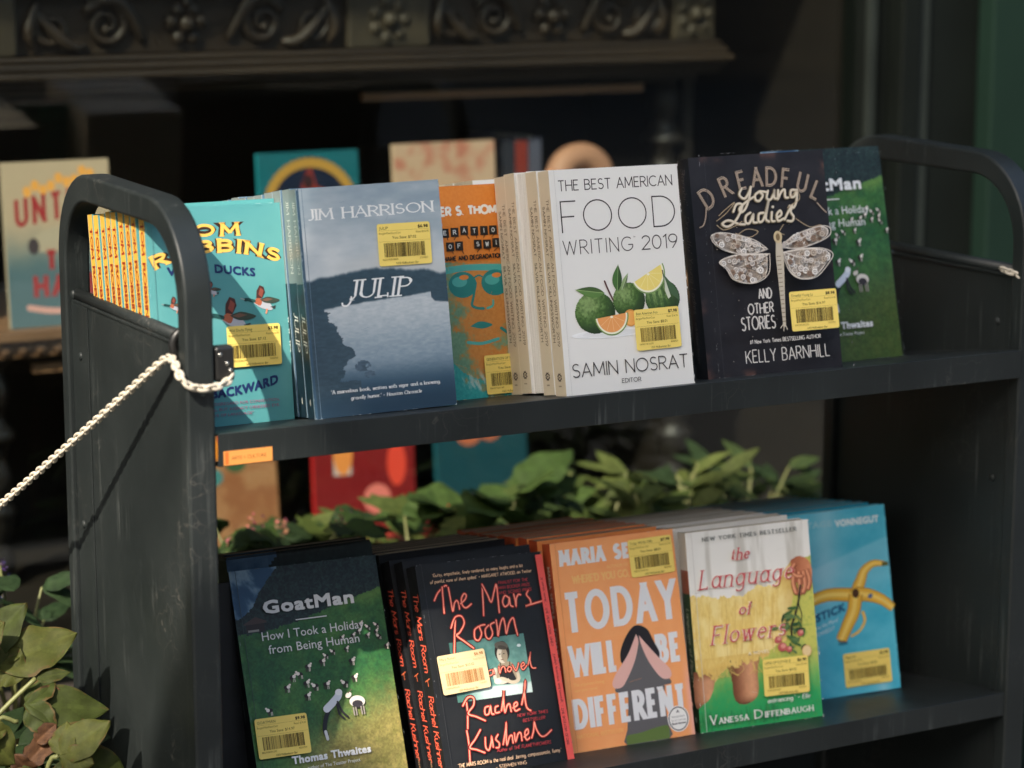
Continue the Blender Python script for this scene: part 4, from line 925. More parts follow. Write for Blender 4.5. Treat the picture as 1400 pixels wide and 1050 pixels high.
def mars_front(A):
    w, h = 13.92, 20.75
    A.rect(0, 0, w, h, (28, 30, 33))
    P = [(2.3, 13.1), (10.6, 12.95), (10.65, 7.2), (2.4, 7.35)]
    def fn(U, V):
        n = fbm(U*1.2, V*1.2, 101); n2 = fbm(U*5, V*5, 102)
        C = mixc((62, 110, 106), (116, 160, 150), ss(2, 10, U)*.5+(n-.5)*1.0+.2)
        C = mixc(C, (196, 212, 208), ss(8.5, 8.2, V+(U-6)*.02)*ss(2.4, 6, U)*.95); C = mixc(C, (52, 92, 82), ss(4.6, 2.6, U)*.5)
        return C*(.94+.12*n2[..., None])
    A.grid(2.35, 7.25, 10.62, 13.0, .1, fn)
    A.disc(9.9, 11.9, .22, .15, (214, 228, 226))
    # seated figure at a table, seen from the front (a generic one)
    H = (40, 36, 32); SK = (206, 196, 178); SK2 = (158, 144, 122)
    A.poly(catmull([(6.9, 8.6), (7.1, 9.9), (7.6, 10.5), (8.6, 10.45), (9.1, 9.9), (9.35, 8.6), (9.0, 8.4), (6.9, 8.6)]), SK2); A.poly(catmull([(7.2, 8.4), (7.4, 9.7), (7.7, 10.0), (8.5, 9.95), (8.8, 9.4), (8.95, 8.4), (7.2, 8.4)]), (38, 38, 38))
    A.stroke([(7.6, 9.9), (7.55, 10.5)], .1, (38, 38, 38)); A.stroke([(8.55, 9.9), (8.6, 10.45)], .1, (38, 38, 38))
    A.rect(7.85, 10.2, 8.25, 10.9, SK2); A.disc(7.95, 11.5, .82, 1.05, H, rot=-.1); A.disc(7.9, 11.2, .58, .82, SK, rot=-.05); A.disc(8.15, 11.15, .34, .7, SK2, rot=-.05); A.disc(7.95, 12.1, .75, .4, (96, 92, 82), rot=-.2); A.disc(8.05, 11.9, .5, .2, (74, 68, 60), rot=-.3)
    for ex in (7.65, 8.1): A.disc(ex, 11.3, .12, .05, (50, 44, 40), 8)
    A.disc(7.85, 10.75, .18, .05, (120, 82, 76), 8); A.stroke([(7.88, 11.25), (7.8, 11.0), (7.9, 10.95)], .04, (120, 104, 90))
    A.stroke([(6.9, 9.9), (6.75, 9.0), (7.3, 8.6), (8.1, 8.7)], .36, SK); A.stroke([(9.2, 9.7), (9.3, 8.7), (8.6, 8.45), (7.6, 8.9), (7.1, 8.9)], .34, (190, 178, 156)); A.disc(7.0, 8.75, .4, .28, (220, 212, 196))
    for k in SCRIPT: 
        for st_ in SCRIPT[k]: neon(A, st_, .1 if k == 'novel' else .15)
    Q = (226, 186, 150); R_ = (176, 58, 62)
    A.text("'Gutsy, empathetic, finely rendered, so many laughs and a lot", 1.6, 19.42, .34, .05, Q, x1=11.6, jit=.06, slant=.1); A.text("of painful, none of them spilled.' \u2013 MARGARET ATWOOD, on Twitter", 1.25, 18.8, .34, .05, Q, x1=12.5, jit=.06, slant=.1)
    for k, s_ in enumerate(('FINALIST FOR THE', 'MAN BOOKER PRIZE', 'AND SCRIBD PRIZE')): A.text(s_, 8.6-.08*k, 18.0-.5*k, .32, .045, R_, x1=11.9+.14*k, jit=.07, slant=.15)
    A.text('NEW YORK TIMES', 8.4, 5.05, .32, .05, R_, x1=11.8, jit=.07, slant=.2); A.text('BESTSELLER', 8.9, 4.5, .32, .05, R_, x1=11.4, jit=.07, slant=.2)
    A.text('Author of THE FLAMETHROWERS', 5.6, 2.05, .36, .05, R_, x1=11.6, jit=.06, slant=.15)
    A.text("'THE MARS ROOM is the real deal. Jarring, compassionate, funny.'", 1.2, 1.15, .4, .055, Q, x1=12.6, jit=.05, slant=.08); A.text('\u2013 STEPHEN KING', 5.2, .5, .36, .05, Q, x1=8.6, jit=.05)
    A.rect(13.15, .05, 13.92, 20.45, (234, 92, 84))
    A.text("'A major novel.' \u2013 THE NEW YORK TIMES     'Deeply prescient and moving.' \u2013 THE BOSTON GLOBE", 0, -.1, .26, .04, (90, 30, 34), x1=16.5, fn=lambda x, y: (13.55+y, 18.2-x) if False else (13.5-y, 18.2-x))
def mars_spine(A, t):
    for word, v0, L in (('The Mars Room', 18.2, 7.6), ('Rachel Kushner', 8.3, 6.9)):
        for wd, c in ((.2, (84, 24, 24)), (.1, (240, 104, 78))): A.text(word, 0, -.34, .95, wd, c, x1=L, fn=spfn(v0, t/2), jit=.08, slant=.2, track=.12, cap=True)
    for p in ([(.5, 9.9), (1.4, 9.7)], [(.95, 9.8), (.9, 9.2)]): A.stroke([(a*t/1.9, b) for a, b in p], .1, (220, 110, 70))
    A.text('SCRIBNER', 0, -.1, .3, .05, (150, 120, 90), x1=1.6, fn=spfn(1.9, t/2))
MA = Book('paperback_book', 'black paperback with red neon handwriting and a sticker painted sunlit, frontmost of its stack', 'book', 'black neon handwriting paperbacks on the lower shelf',
          (24.91, 6.43, -37.331), (.99931, .023, -.02922), (.01877, .36619, .93035), 13.92, 20.75, 1.9, (28, 30, 33), (24, 25, 28), (24, 25, 28), mars_front, mars_spine, pages=M_PAGEG, mat=M_MATTE)
sticker(MA.root, .8, 8.1, 5.2, 3.75, 'Mars Room', '$6.98', '$10.02', MA.lift(), .04, pale=True)
MA.stack(2, SH_L, 'black neon handwriting paperbacks', dx=-.1, yaw=.0, zoff=.05, xj=.2)
yb = 6.43+3*2.05/.93+20.75*(.366-.15)
MA.stack(5, SH_L, 'black neon handwriting paperbacks', lean=.15, start=(24.6, yb), yaw=0, first=2, xj=.3)

# ---- 8. orange paperback -------------------------------------------------------------
def today_front(A):
    w, h = 13.43, 20.7
    A.grid(0, 0, w, h, .3, lambda U, V: mixc((240, 158, 98), (244, 168, 108), fbm(U, V, 111))); A.grid(12.6, 0, w, 9, .2, lambda U, V: mixc((242, 163, 103), (236, 172, 152), ss(12.6, 13.4, U)*ss(9, 4, V)))
    W = (224, 224, 226); Yl = (242, 190, 118)
    def bold(s_, x0, x1, y, h_, w_, col=W): A.text(s_, x0, y, h_, w_, col, x1=x1, track=.5)
    bold('MARIA SEMPLE', .9, 12.6, 18.35, 1.6, .42)
    A.btext('AUTHOR OF', 5.8, 17.6, .34, Yl, x1=8.2); A.text("WHERE'D YOU GO, BERNADETTE", 2.0, 16.5, .8, .13, Yl, x1=12.7, track=.2)
    A.text('TODAY', .8, 11.75, 4.0, .68, W, x1=12.9, track=.42)
    A.text('W', .8, 7.35, 3.15, .5, W, x1=2.95); A.text('ILL', 3.2, 7.35, 3.15, .62, W, x1=5.85, track=.5); A.text('BE', 10.25, 7.45, 3.0, .6, W, x1=12.85, track=.5)
    A.btext('The argument-loving', .9, 6.45, .34, Yl, x1=4.2); A.btext('new your novel', .9, 5.9, .34, Yl, x1=3.4)
    # kneeling figure with arms raised: hair, arms, cloak, ground
    G_ = (98, 96, 98)
    A.poly(catmull([(6.6, 5.6), (6.5, 4), (6.1, 1.5), (5.9, 0.02), (10.6, 0.02), (10.6, 1.5), (10.45, 4), (10.4, 5.6), (6.6, 5.6)], 3), G_)
    A.poly(catmull([(5.92, .1), (6.0, .9), (7.4, 1.0), (9.4, 1.3), (10.55, 1.25), (10.58, .1)], 4)+[(10.58, .02), (5.92, .02)], (96, 118, 62))
    A.poly(catmull([(6.2, 8.3), (6.3, 9.3), (7.0, 10.6), (7.9, 11.5), (8.7, 11.55), (9.5, 11.0), (10.0, 9.8), (10.5, 8.6), (10.2, 7.7), (9.6, 7.7), (8.5, 9.9), (7.4, 8.2), (6.6, 7.7), (6.2, 8.3)]), (38, 36, 40))
    A.poly(catmull([(8.4, 10.0), (7.5, 7.8), (5.3, 5.7), (6.1, 5.2), (8.5, 5.45), (10.7, 5.35), (11.4, 5.7), (9.6, 7.8), (8.6, 9.9), (8.4, 10.0)], 5), G_)
    PK = (226, 178, 168)
    A.poly(catmull([(8.15, 10.75), (8.35, 10.2), (8.2, 9.4), (7.6, 7.9), (6.5, 6.2), (5.9, 5.7), (5.2, 5.75), (5.05, 6.3), (5.6, 7.2), (7.0, 8.8), (7.8, 10.1), (8.15, 10.75)]), PK); A.poly(catmull([(8.45, 10.6), (8.6, 9.6), (9.2, 7.9), (10.2, 6.3), (10.9, 5.9), (11.5, 6.1), (11.4, 6.9), (10.3, 8.2), (9.2, 9.6), (8.45, 10.6)]), PK)
    A.text('DIFFERENT', .6, 2.25, 3.0, .58, W, x1=12.8, track=.45)
    A.btext('NATIONAL BESTSELLER', .6, 1.35, .42, Yl, x1=5.7)
    A.disc(11.75, 1.8, 1.18, 1.3, (236, 234, 230), 32); A.disc(11.75, 1.8, 1.08, 1.2, (36, 40, 52), 32); A.disc(11.75, 1.8, .98, 1.09, (236, 234, 230), 32)
    A.btext('A', 11.75, 2.4, .3, (40, 40, 50), align='c', bold=True); A.btext('Notable Book', 11.75, 1.95, .18, (70, 70, 80), align='c'); A.btext('The New York Times', 11.75, 1.6, .15, (70, 70, 80), align='c', xs=.9); A.btext('Book Review', 11.75, 1.25, .22, (30, 30, 40), align='c', bold=True, xs=.9)
def today_spine(A, t):
    A.text('MARIA SEMPLE', 0, -.3, .6, .14, (226, 214, 204), x1=5.2, fn=spfn(18.4, t/2), track=.3)
    A.text('TODAY WILL BE DIFFERENT', 0, -.35, .7, .16, (226, 214, 204), x1=10, fn=spfn(12.4, t/2), track=.3)
TO = Book('paperback_book', 'orange paperback with a grey cloaked figure covering its face, frontmost of its stack', 'book', 'orange paperbacks on the lower shelf',
          (39.802, 8.714, -37.704), (.99393, -.1079, .0213), (.00544, .24167, .97034), 13.43, 20.7, 2.0, (236, 148, 82), (196, 84, 48), (226, 120, 70), today_front, today_spine, pages=M_PAGEG)
sticker(TO.root, 8.35, 16.35, 4.8, 3.75, 'Today Will Be Diffe', '$7.98', '$8.01', TO.lift(), .015)
TO.stack(8, SH_L, 'orange paperbacks', dx=-.02, yaw=-.06, lean=.145)

# ---- 9. white and yellow skirt paperback -----------------------------------------------
def lang_front(A):
    w, h = 13.46, 20.22
    wl = [(0, 14.0), (2.6, 13.4), (5.6, 13.3), (7.2, 14.1), (9.3, 13.9), (10.6, 15.4), (11.4, 16.2), (13.5, 16.4)]
    sk = [(0, 6.4), (1.0, 5.4), (1.9, 5.0), (3.3, 6.1), (5.0, 6.4), (6.6, 6.8), (8.6, 7.6), (10.7, 8.4), (11.2, 12)]
    def fn(U, V):
        n = fbm(U*1.1, V*.5, 121); n2 = fbm(U*7, V*1.2, 122); n3 = fbm(U*4, V*4, 123)
        Wl = interp(U, wl)+(fbm(U*3, U*0, 124)-.5)*.5; Sk = interp(U, sk)+(fbm(U*3, U*0, 125)-.5)*.4
        wh = mixc((234, 232, 226), (196, 192, 182), ss(.5, .75, fbm(U*.9, V*.12, 126))*.8)
        bgd = mixc((44, 158, 92), (198, 196, 96), ss(1.5, 8, V+(n-.5)*3)); bgd = mixc(bgd, (120, 150, 70), ss(.5, .8, n3)*.35)
        skc = mixc((238, 212, 132), (216, 180, 92), ss(.3, .8, n2)*.45+ss(.4, .7, n3)*.2); skc = mixc(skc, (246, 230, 168), ss(.4, .7, n)*.55); skc = mixc(skc, (196, 156, 84), ss(9.5, 11.3, U)*.5+ss(8, 6, V)*.25)
        C = np.where((V > Wl)[..., None], wh, np.where(((V > Sk) & (U < 11.3-.25*(13-V)))[..., None], skc, bgd))
        return C
    A.grid(0, 0, w, h, .1, fn)
    S1 = (150, 92, 60)
    def limb(P, c1, c2):
        xs_ = [p[0] for p in P]; ys_ = [p[1] for p in P]; x0, x1 = min(xs_), max(xs_)
        A.grid(x0, min(ys_), x1, max(ys_), .08, lambda U, V: mixc(c1, c2, ss(x0, x1, U)*.9+(fbm(U*2, V*2, 131)-.5)*.5), lambda U, V: inpoly(U, V, P))
    def leg(P, cx, rx, seed):
        xs_ = [p[0] for p in P]; ys_ = [p[1] for p in P]
        def fn(U, V):
            t = np.clip((U-cx)/rx, -1, 1); sh = .62+.38*np.sqrt(np.clip(1-(t-.25)**2/1.6, 0, 1)); C = mixc((134, 80, 54), (214, 156, 116), ss(-.9, .5, t)-.35*ss(.6, 1, t))
            C = mixc(C, (110, 62, 42), ss(max(ys_)-1.2, max(ys_), V)*.75); C = mixc(C, (112, 70, 48), ss(min(ys_)+.9, min(ys_), V)*.7)
            return C*sh[..., None]*(.94+.12*fbm(U*3, V*3, seed)[..., None])
        A.grid(min(xs_), min(ys_), max(xs_), max(ys_), .07, fn, lambda U, V: inpoly(U, V, P))
    leg(catmull([(-.3, 6.2), (.9, 6.1), (1.9, 5.6), (1.8, 4.4), (1.3, 3.4), (.5, 2.8), (-.3, 2.7), (-.3, 6.2)]), .5, 1.6, 5)
    leg(catmull([(3.2, 6.9), (3.7, 5.4), (3.85, 4.2), (3.9, 3.2), (4.3, 2.5), (5.2, 2.3), (6.2, 2.7), (6.6, 3.4), (6.65, 4.6), (6.75, 5.8), (7.0, 7.4), (5, 7.2), (3.2, 6.9)]), 5.2, 1.6, 6)
    A.stroke([(4.1, 2.75), (4.7, 2.4), (5.6, 2.42)], .07, (72, 46, 34))
    A.grid(0, 4.9, 8.5, 7.4, .08, lambda U, V: mixc((236, 208, 128), (216, 178, 92), fbm(U*7, V*1.2, 122)), lambda U, V: (V > np.interp(U, [0, 1.0, 1.9, 3.3, 5.0, 6.6, 8.5], [6.1, 5.5, 5.25, 6.1, 6.2, 6.5, 7.3])+(fbm(U*3, U*0, 127)-.5)*.9) & (fbm(U*5, V*2.5, 128)+.16*(V-6) > .42) & (U < 8.2))
    R4 = random.Random(4)
    for _ in range(90):
        x = R4.uniform(0, 8.5); A.stroke([(x, R4.uniform(-.2, .5)+.25), (x+R4.uniform(-.25, .25), R4.uniform(.9, 2.1))], .05, R4.choice(((40, 132, 74), (70, 150, 84), (30, 108, 62))), cap=False)
    for _ in range(12):
        x = rnd.uniform(.3, 9.5); A.stroke([(x, 13.0), (x*.98-.2, 10), (x*.96-.2+rnd.uniform(-.3, .3), 7.2)], .04, rnd.choice(((220, 186, 104), (246, 228, 166), (208, 172, 92))))
    for _ in range(30): 
        x = rnd.uniform(.2, 7); A.stroke([(x, 6.6), (x+rnd.uniform(-.6, .6), 5.9), (x+rnd.uniform(-.4, .8), 5.3)], .035, (226, 196, 110))
    limb(catmull([(11.2, 16.3), (12.0, 16.6), (13.0, 16.2), (13.4, 15.2), (13.3, 14.2), (12.6, 13.6), (11.6, 14.0), (11.1, 15.0), (11.2, 16.3)]), (168, 98, 68), (212, 140, 102))
    for P, w_ in (([(11.5, 15.2), (11.3, 13.9), (11.5, 12.9)], .52), ([(12.0, 14.9), (12.0, 13.5), (11.9, 12.8)], .5), ([(12.5, 14.9), (12.6, 13.6), (12.3, 12.9)], .5), ([(12.9, 15.0), (13.15, 14.0), (12.9, 13.2)], .46), ([(11.6, 15.8), (11.2, 15.2), (11.7, 14.6), (12.3, 14.5)], .44)):
        A.stroke(P, w_, (138, 76, 54)); A.stroke([(a-.04, b+.04) for a, b in P], w_*.72, (196, 122, 88)); A.stroke([(a-.1, b+.06) for a, b in P], w_*.3, (222, 156, 118))
    A.stroke([(12.0, 13.6), (11.6, 11.8), (11.0, 10.3), (10.7, 9.6), (10.6, 8.2)], .2, (44, 40, 34)); A.stroke([(11.6, 11.9), (11.9, 10.6), (11.5, 9.0)], .1, (50, 52, 38))
    R2 = random.Random(9)
    for k in range(34):
        x, y = 10.6+R2.gauss(0, .75), R2.uniform(6.8, 11.6); a = R2.uniform(0, 3.1); A.disc(x, y, R2.uniform(.3, .55), R2.uniform(.12, .22), R2.choice(((52, 84, 48), (70, 104, 56), (40, 66, 44), (96, 122, 72))), 10, rot=a)
    for x, y, r in ((9.5, 7.6, .5), (9.1, 8.4, .4), (11.6, 8.8, .35), (10.2, 7.3, .35)): A.disc(x, y, r, r*.9, (188, 92, 88)); A.disc(x+.1, y+.1, r*.55, r*.5, (218, 146, 132))
    A.disc(12.15, 6.9, .55, .62, (214, 176, 110), 24); A.disc(12.15, 6.9, .45, .5, (226, 200, 150), 24)
    RD = (198, 70, 76)
    A.text('NEW YORK TIMES BESTSELLER', 1.7, 19.2, .42, .08, (70, 78, 72), x1=12.0, track=.35, contrast=.3, serif=.08)
    for wd, c in ((.32, (244, 236, 226)), (.2, RD)):
        e = .0; kw = dict(contrast=.4, serif=.1, slant=.22)
        A.text('the', 4.6, 16.95, 1.25, wd, c, x1=6.6, track=.3, **kw); A.text('Language', .95, 14.35, 2.0, wd, c, x1=11.2, track=.3, **kw); A.text('of', 5.0, 11.35, 1.3, wd, c, x1=6.3, track=.2, **kw); A.text('Flowers', 1.8, 8.7, 1.95, wd, c, x1=9.9, track=.3, **kw)
    A.text('A NOVEL', 5.7, 7.25, .32, .06, (236, 226, 200), x1=8.0, track=.3)
    A.text("entrancing.' \u2013 Elle", 7.4, 2.1, .5, .07, (236, 236, 228), x1=12.1, slant=.12, contrast=.3)
    A.text('V', 1.0, .72, .95, .14, (236, 236, 230), x1=1.75, contrast=.3, serif=.1); A.text('ANESSA', 1.95, .72, .62, .12, (236, 236, 230), x1=5.2, track=.3, contrast=.3, serif=.08); A.text('D', 5.85, .72, .92, .13, (236, 236, 230), x1=6.7, contrast=.3, serif=.08); A.text('IFFENBAUGH', 7.0, .72, .62, .12, (236, 236, 230), x1=12.35, track=.3, contrast=.3, serif=.08)
def lang_spine(A, t):
    A.rect(0, 0, t, 14, (34, 62, 34)); A.rect(0, 14, t, 16.4, (150, 84, 58)); A.rect(0, 16.4, t, 20.2, (206, 200, 190)); A.text('Language of Flowers', 0, -.3, .7, .09, (190, 190, 170), x1=8, slant=.2, fn=spfn(12.5, t/2)); A.disc(t/2, 1.2, .3, .3, (150, 160, 150))
LA = Book('paperback_book', 'paperback with a white blouse and yellow skirt on its cover, frontmost of its stack', 'book', 'white and yellow skirt paperbacks on the lower shelf',
          (53.881, 7.378, -37.485), (.98342, -.17854, .03177), (-.00065, .17171, .98515), 13.46, 20.22, 2.0, (224, 220, 212), (34, 62, 34), (214, 212, 206), lang_front, lang_spine, pages=M_PAGE)
sticker(LA.root, 7.05, 2.85, 5.0, 3.75, 'LANG OF FLOWER $', '$6.98', '$9.02', LA.lift(), -.02)
LA.stack(8, SH_L, 'white and yellow skirt paperbacks', dx=.0, yaw=-.07, zoff=.1, lean=.145)

# ---- 10. blue banana-peel paperback --------------------------------------------------------
def slap_front(A):
    w, h = 12.9, 19.77
    def fn(U, V):
        n = fbm(U*.35, V*.5, 141); n2 = fbm(U*3, V*3, 142)
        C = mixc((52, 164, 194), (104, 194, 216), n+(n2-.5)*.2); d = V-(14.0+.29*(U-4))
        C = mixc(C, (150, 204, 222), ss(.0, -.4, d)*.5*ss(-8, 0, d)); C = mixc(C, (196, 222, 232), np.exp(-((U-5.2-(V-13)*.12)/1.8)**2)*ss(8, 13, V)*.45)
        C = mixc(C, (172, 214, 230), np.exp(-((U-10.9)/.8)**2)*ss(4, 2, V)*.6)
        return C
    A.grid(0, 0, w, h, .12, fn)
    A.btext('VINTAGE', 1.6, 18.1, .72, (150, 200, 214), x1=6.6, bold=True); A.btext('VONNEGUT', 7.0, 17.95, .78, (226, 236, 238), x1=12.1, bold=True)
    Yb = (226, 176, 62); Yd = (178, 124, 38); Yl = (242, 206, 104)
    def arm(P, w0, w1):
        for sc, c in ((1.0, Yd), (.84, Yb), (.34, Yl)):
            Q = catmull(P, 6); A.up(); A.ribbon(Q, lambda t, f: (w0+(w1-w0)*f)*sc*1.28, c, 0)
    arm([(9.2, 8.7), (9.4, 7.7), (8.7, 6.7), (7.6, 6.2)], .3, .2)
    arm([(1.5, 9.4), (3.2, 10.4), (5.5, 10.9), (8.6, 10.5)], .8, 1.2); arm([(8.6, 10.6), (9.3, 11.9), (9.9, 13.0), (11.0, 13.6), (12.3, 13.45)], 1.2, .4)
    arm([(8.6, 10.6), (10.2, 10.3), (11.7, 9.6), (12.85, 8.6)], 1.3, .7); arm([(8.6, 10.6), (8.2, 8.9), (7.3, 7.4), (6.4, 5.9)], 1.3, 1.0)
    A.poly([(12.0, 13.65), (12.75, 13.6), (12.75, 13.2), (12.0, 13.2)], (96, 92, 40)); A.disc(8.6, 10.7, .42, .5, (74, 46, 26)); A.disc(10.3, 10.2, .3, .24, (70, 100, 150), 12, rot=.4); A.stroke([(6.1, 5.9), (6.9, 5.7)], .2, (120, 84, 40))
    A.disc(6.6, 5.55, .6, .16, (30, 110, 136))
    A.btext('SLAPSTICK', .9, 8.2, .95, (22, 88, 128), x1=7.2, bold=True, fn=lambda px, py: (px, py+.25*(px-4)))
    A.btext('or Lonesome No More!', 1.6, 7.3, .45, (220, 236, 240), x1=6.3, fn=lambda px, py: (px, py+.25*(px-3.5))); A.btext('KURT VONNEGUT', 2.2, 6.6, .42, (220, 236, 240), x1=5.8, fn=lambda px, py: (px, py+.25*(px-3.5)))
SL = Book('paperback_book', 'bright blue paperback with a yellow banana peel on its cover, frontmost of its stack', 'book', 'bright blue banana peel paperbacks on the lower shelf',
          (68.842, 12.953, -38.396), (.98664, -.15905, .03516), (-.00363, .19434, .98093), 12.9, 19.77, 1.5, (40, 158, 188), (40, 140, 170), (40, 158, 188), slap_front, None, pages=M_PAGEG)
sticker(SL.root, 6.4, .85, 5.5, 3.6, 'Slapstick', '$5.98', '$8.02', SL.lift(), -.0)
SL.stack(9, SH_L, 'bright blue banana peel paperbacks', dx=-.03, yaw=-.08, lean=.145)
# ------------------------------------------------------------------ the cart
L_ = 87.07
cart = empty('book_cart', 'worn black metal book cart with two slanted shelves and rounded end handles', 'book cart', None, (L_/2, 17, -96))
cart.matrix_world = Matrix.Translation((0, 0, 0))
def arc_pts(cy, cz, r, a0, a1, n=10): return [(cy+r*math.cos(math.radians(a0+(a1-a0)*k/n)), cz+r*math.sin(math.radians(a0+(a1-a0)*k/n))) for k in range(n+1)]
def end_frame(x0, x1):
    zb = -96
    outer = [(33.95, zb)]+arc_pts(25.4, 11.3, 8.5, 0, 90)+arc_pts(9.0, 10.8, 8.7, 90, 180)+[(.3, zb)]
    inner = [(32.1, zb)]+arc_pts(25.5, 10.6, 6.6, 0, 90)+arc_pts(8.9, 10.4, 6.75, 90, 180)+[(2.15, zb)]
    mb = MB(); n = len(outer)
    vs = [(x0, *p) for p in outer]+[(x1, *p) for p in outer]+[(x0, *p) for p in inner]+[(x1, *p) for p in inner]
    fs = []; 
    for k in range(n-1):
        fs += [(k, k+1, n+k+1, n+k), (2*n+k+1, 2*n+k, 3*n+k, 3*n+k+1), (k+1, k, 2*n+k, 2*n+k+1), (n+k, n+k+1, 3*n+k+1, 3*n+k)]
    fs += [(0, n, 3*n, 2*n), (n-1, 2*n-1+2*n, 4*n-1, 2*n-1) if False else (n-1, 3*n-1, 4*n-1, 2*n-1)]
    mb.add(vs, fs)
    o = mb.obj('end_frame', M_METAL, cart, bevel=.32)
    for p in o.data.polygons: p.use_smooth = True
    m = o.modifiers['bevel']; m.segments = 3; m.harden_normals = True
    return o
end_frame(-2.57, 0); end_frame(L_, L_+2.57)
def end_panel(x0, x1, side):
    mb = MB(); mb.box(x0, x1, 2.16, 32.09, -90, 7.1)
    mb.box(x0-.12 if side < 0 else x0-.3, x1+.3 if side < 0 else x1+.12, 2.17, 32.08, 7.1, 7.35)
    if side < 0: mb.box(x0-.16, x0, 27.6, 32.07, -89, 7.09)
    else: mb.box(x0-.16, x0, 2.18, 3.6, -89, 7.09)
    o = mb.obj('end_panel', M_METAL, cart, bevel=.05)
    for (y, z) in ((29.7, 2.2), (30.4, -14.3), (29.9, -52)):
        r = MB(); r.ball((x0-.17 if side < 0 else x0-.02, y if side < 0 else 4.8, z), .42, sc=(.55, 1, 1)); r.obj('rivet', M_METAL, o)
    return o
end_panel(-1.85, -1.7, -1); end_panel(L_+.75, L_+.9, 1)
for xc in (-1.3, L_+1.2):
    mb = MB(); mb.tube([(xc, 2.0, 7.75), (xc, 32.2, 7.75)], .58, 14); mb.ball((xc-.5 if xc < 0 else xc+.5, 31.9, 7.75), .5, sc=(.6, .7, 1))
    mb.obj('handle_rod', M_METAL, cart)
def shelf(y0, z0, lip, tanv, x0, x1):
    D = 31.0
    prof = [(y0, z0), (y0+D, z0-D*tanv), (y0+D, z0-D*tanv+3.2), (y0+D+.15, z0-D*tanv+3.2), (y0+D+.15, z0-D*tanv-.16), (y0+.17, z0-.19), (y0+.17, z0-lip+.16), (y0+1.6, z0-lip+.16), (y0+1.6, z0-lip), (y0, z0-lip)]
    mb = MB(); mb.sweep((x0, x1), prof, caps=False)
    mb.add([(x0, y0+.02, z0-.02), (x0, y0+.17, z0-.19), (x0, y0+.17, z0-lip), (x0, y0+.02, z0-lip)], [(0, 1, 2, 3)]); mb.add([(x1, y0+.02, z0-.02), (x1, y0+.17, z0-.19), (x1, y0+.17, z0-lip), (x1, y0+.02, z0-lip)], [(0, 1, 2, 3)])
    pl_ = [(y0+2.4, z0-2.4*tanv-.01), (y0+D, z0-D*tanv-.01), (y0+D, z0-D*tanv-.15), (y0+2.4, z0-2.4*tanv-.15)]
    mb.sweep((-1.69, x0-.001), pl_); mb.sweep((x1+.001, L_+.74), pl_)
    o = mb.obj('shelf', M_METAL, cart, bevel=.11); o.modifiers['bevel'].segments = 3; return o
s1 = shelf(0, -.0, 2.87, .1626, .06, L_-.06); shelf(.534, -36.366, 2.52, .1637, .02, L_-.02)
lb = MB(); lb.box(.5, 4.95, -.035, -.003, -2.78, -1.55, (226, 150, 78))
la = Art(lb, lambda u, v, z: (u, -.035-z, v)); la.btext('ARTS + CULTURE', 1.2, -2.35, .32, (120, 62, 30), x1=4.4); la.rect(.62, -2.7, .95, -1.62, (232, 110, 50))
lb.obj('shelf_label', M_STICK, cart, fix=False)

# ------------------------------------------------------------------ chains and clasp
def chain(name, label, pts, pitch=.64, wire=.15, ln=.5, wd=.28):
    P = catmull([tuple(p) for p in pts], 24); acc = [0]
    for a, b in zip(P, P[1:]): acc.append(acc[-1]+math.dist(a, b))
    n = int(acc[-1]/pitch); mb = MB()
    for k in range(n+1):
        d = k*pitch; i = max(0, min(len(P)-2, int(np.searchsorted(acc, d))-1)); f = (d-acc[i])/max(1e-6, acc[i+1]-acc[i])
        c = Vector(P[i]).lerp(Vector(P[i+1]), f); t = (Vector(P[min(i+2, len(P)-1)])-Vector(P[max(0, i-1)])).normalized()
        a = t.cross(Vector((0, 0, 1))).normalized(); b = t.cross(a)
        sd = (a*.8+b*.6) if k % 2 else (b*.8-a*.6)
        ring = []
        for q in range(12):
            an = 2*math.pi*q/12; ring.append(tuple(c+t*(math.cos(an)*ln)+sd*(math.sin(an)*wd)))
        mb.tube(ring, wire, 7, closed=True)
    o = mb.obj(name, M_CHAIN, None, fix=False); tag(o, label, 'chain'); return o
chain('plastic_chain', 'pale plastic chain looped round the left post and running down to the left',
      [(-14.6, 45.8, -21.7), (-10, 30.9, -11.6), (-6.6, 19.0, -3.6), (-3.5, 6.5, 4.6), (-2.95, 3.6, 6.2), (-3.05, 1.9, 6.2), (-3.2, -.1, 5.2), (-2.6, -.55, 4.5), (-1.6, -.6, 4.2), (-.3, -.55, 4.2), (.8, -.1, 4.4), (1.7, .6, 4.8)])
chain('plastic_chain', 'short end of pale chain on the right post of the cart', [(86.6, 2.6, 7.9), (87.6, .6, 7.3), (89.0, -1.0, 6.7), (91.5, -4, 5.6), (95, -8, 4.0)])
ck = empty('padlock', 'black rubber covered padlock hanging from the chain on the left post', 'padlock', None, (1.0, 1.2, 4.4))
ck.location = (0, 0, 0)
mb = MB(); mb.box(.1, 1.95, .5, 1.8, 4.3, 7.4); o = mb.obj('lock_body', M_RUBBER, ck, bevel=.35); o.modifiers['bevel'].segments = 4
mb = MB()
for x, z in ((1.2, 5.9), (1.5, 5.3), (.6, 6.7)): mb.ball((x, .5, z), .17, sc=(1, .6, 1))
mb.obj('studs', M_STEEL, ck)
mb = MB(); mb.tube([(-1.3+1.15*math.cos(a), 3.6+.4*math.sin(a)*0, 7.3+1.25*math.sin(a)) for a in [2*math.pi*k/24 for k in range(24)]], .38, 10, closed=True)
o = mb.obj('rubber_ring', M_RUBBER); tag(o, 'black rubber ring on the handle rod beside the left post', 'ring')

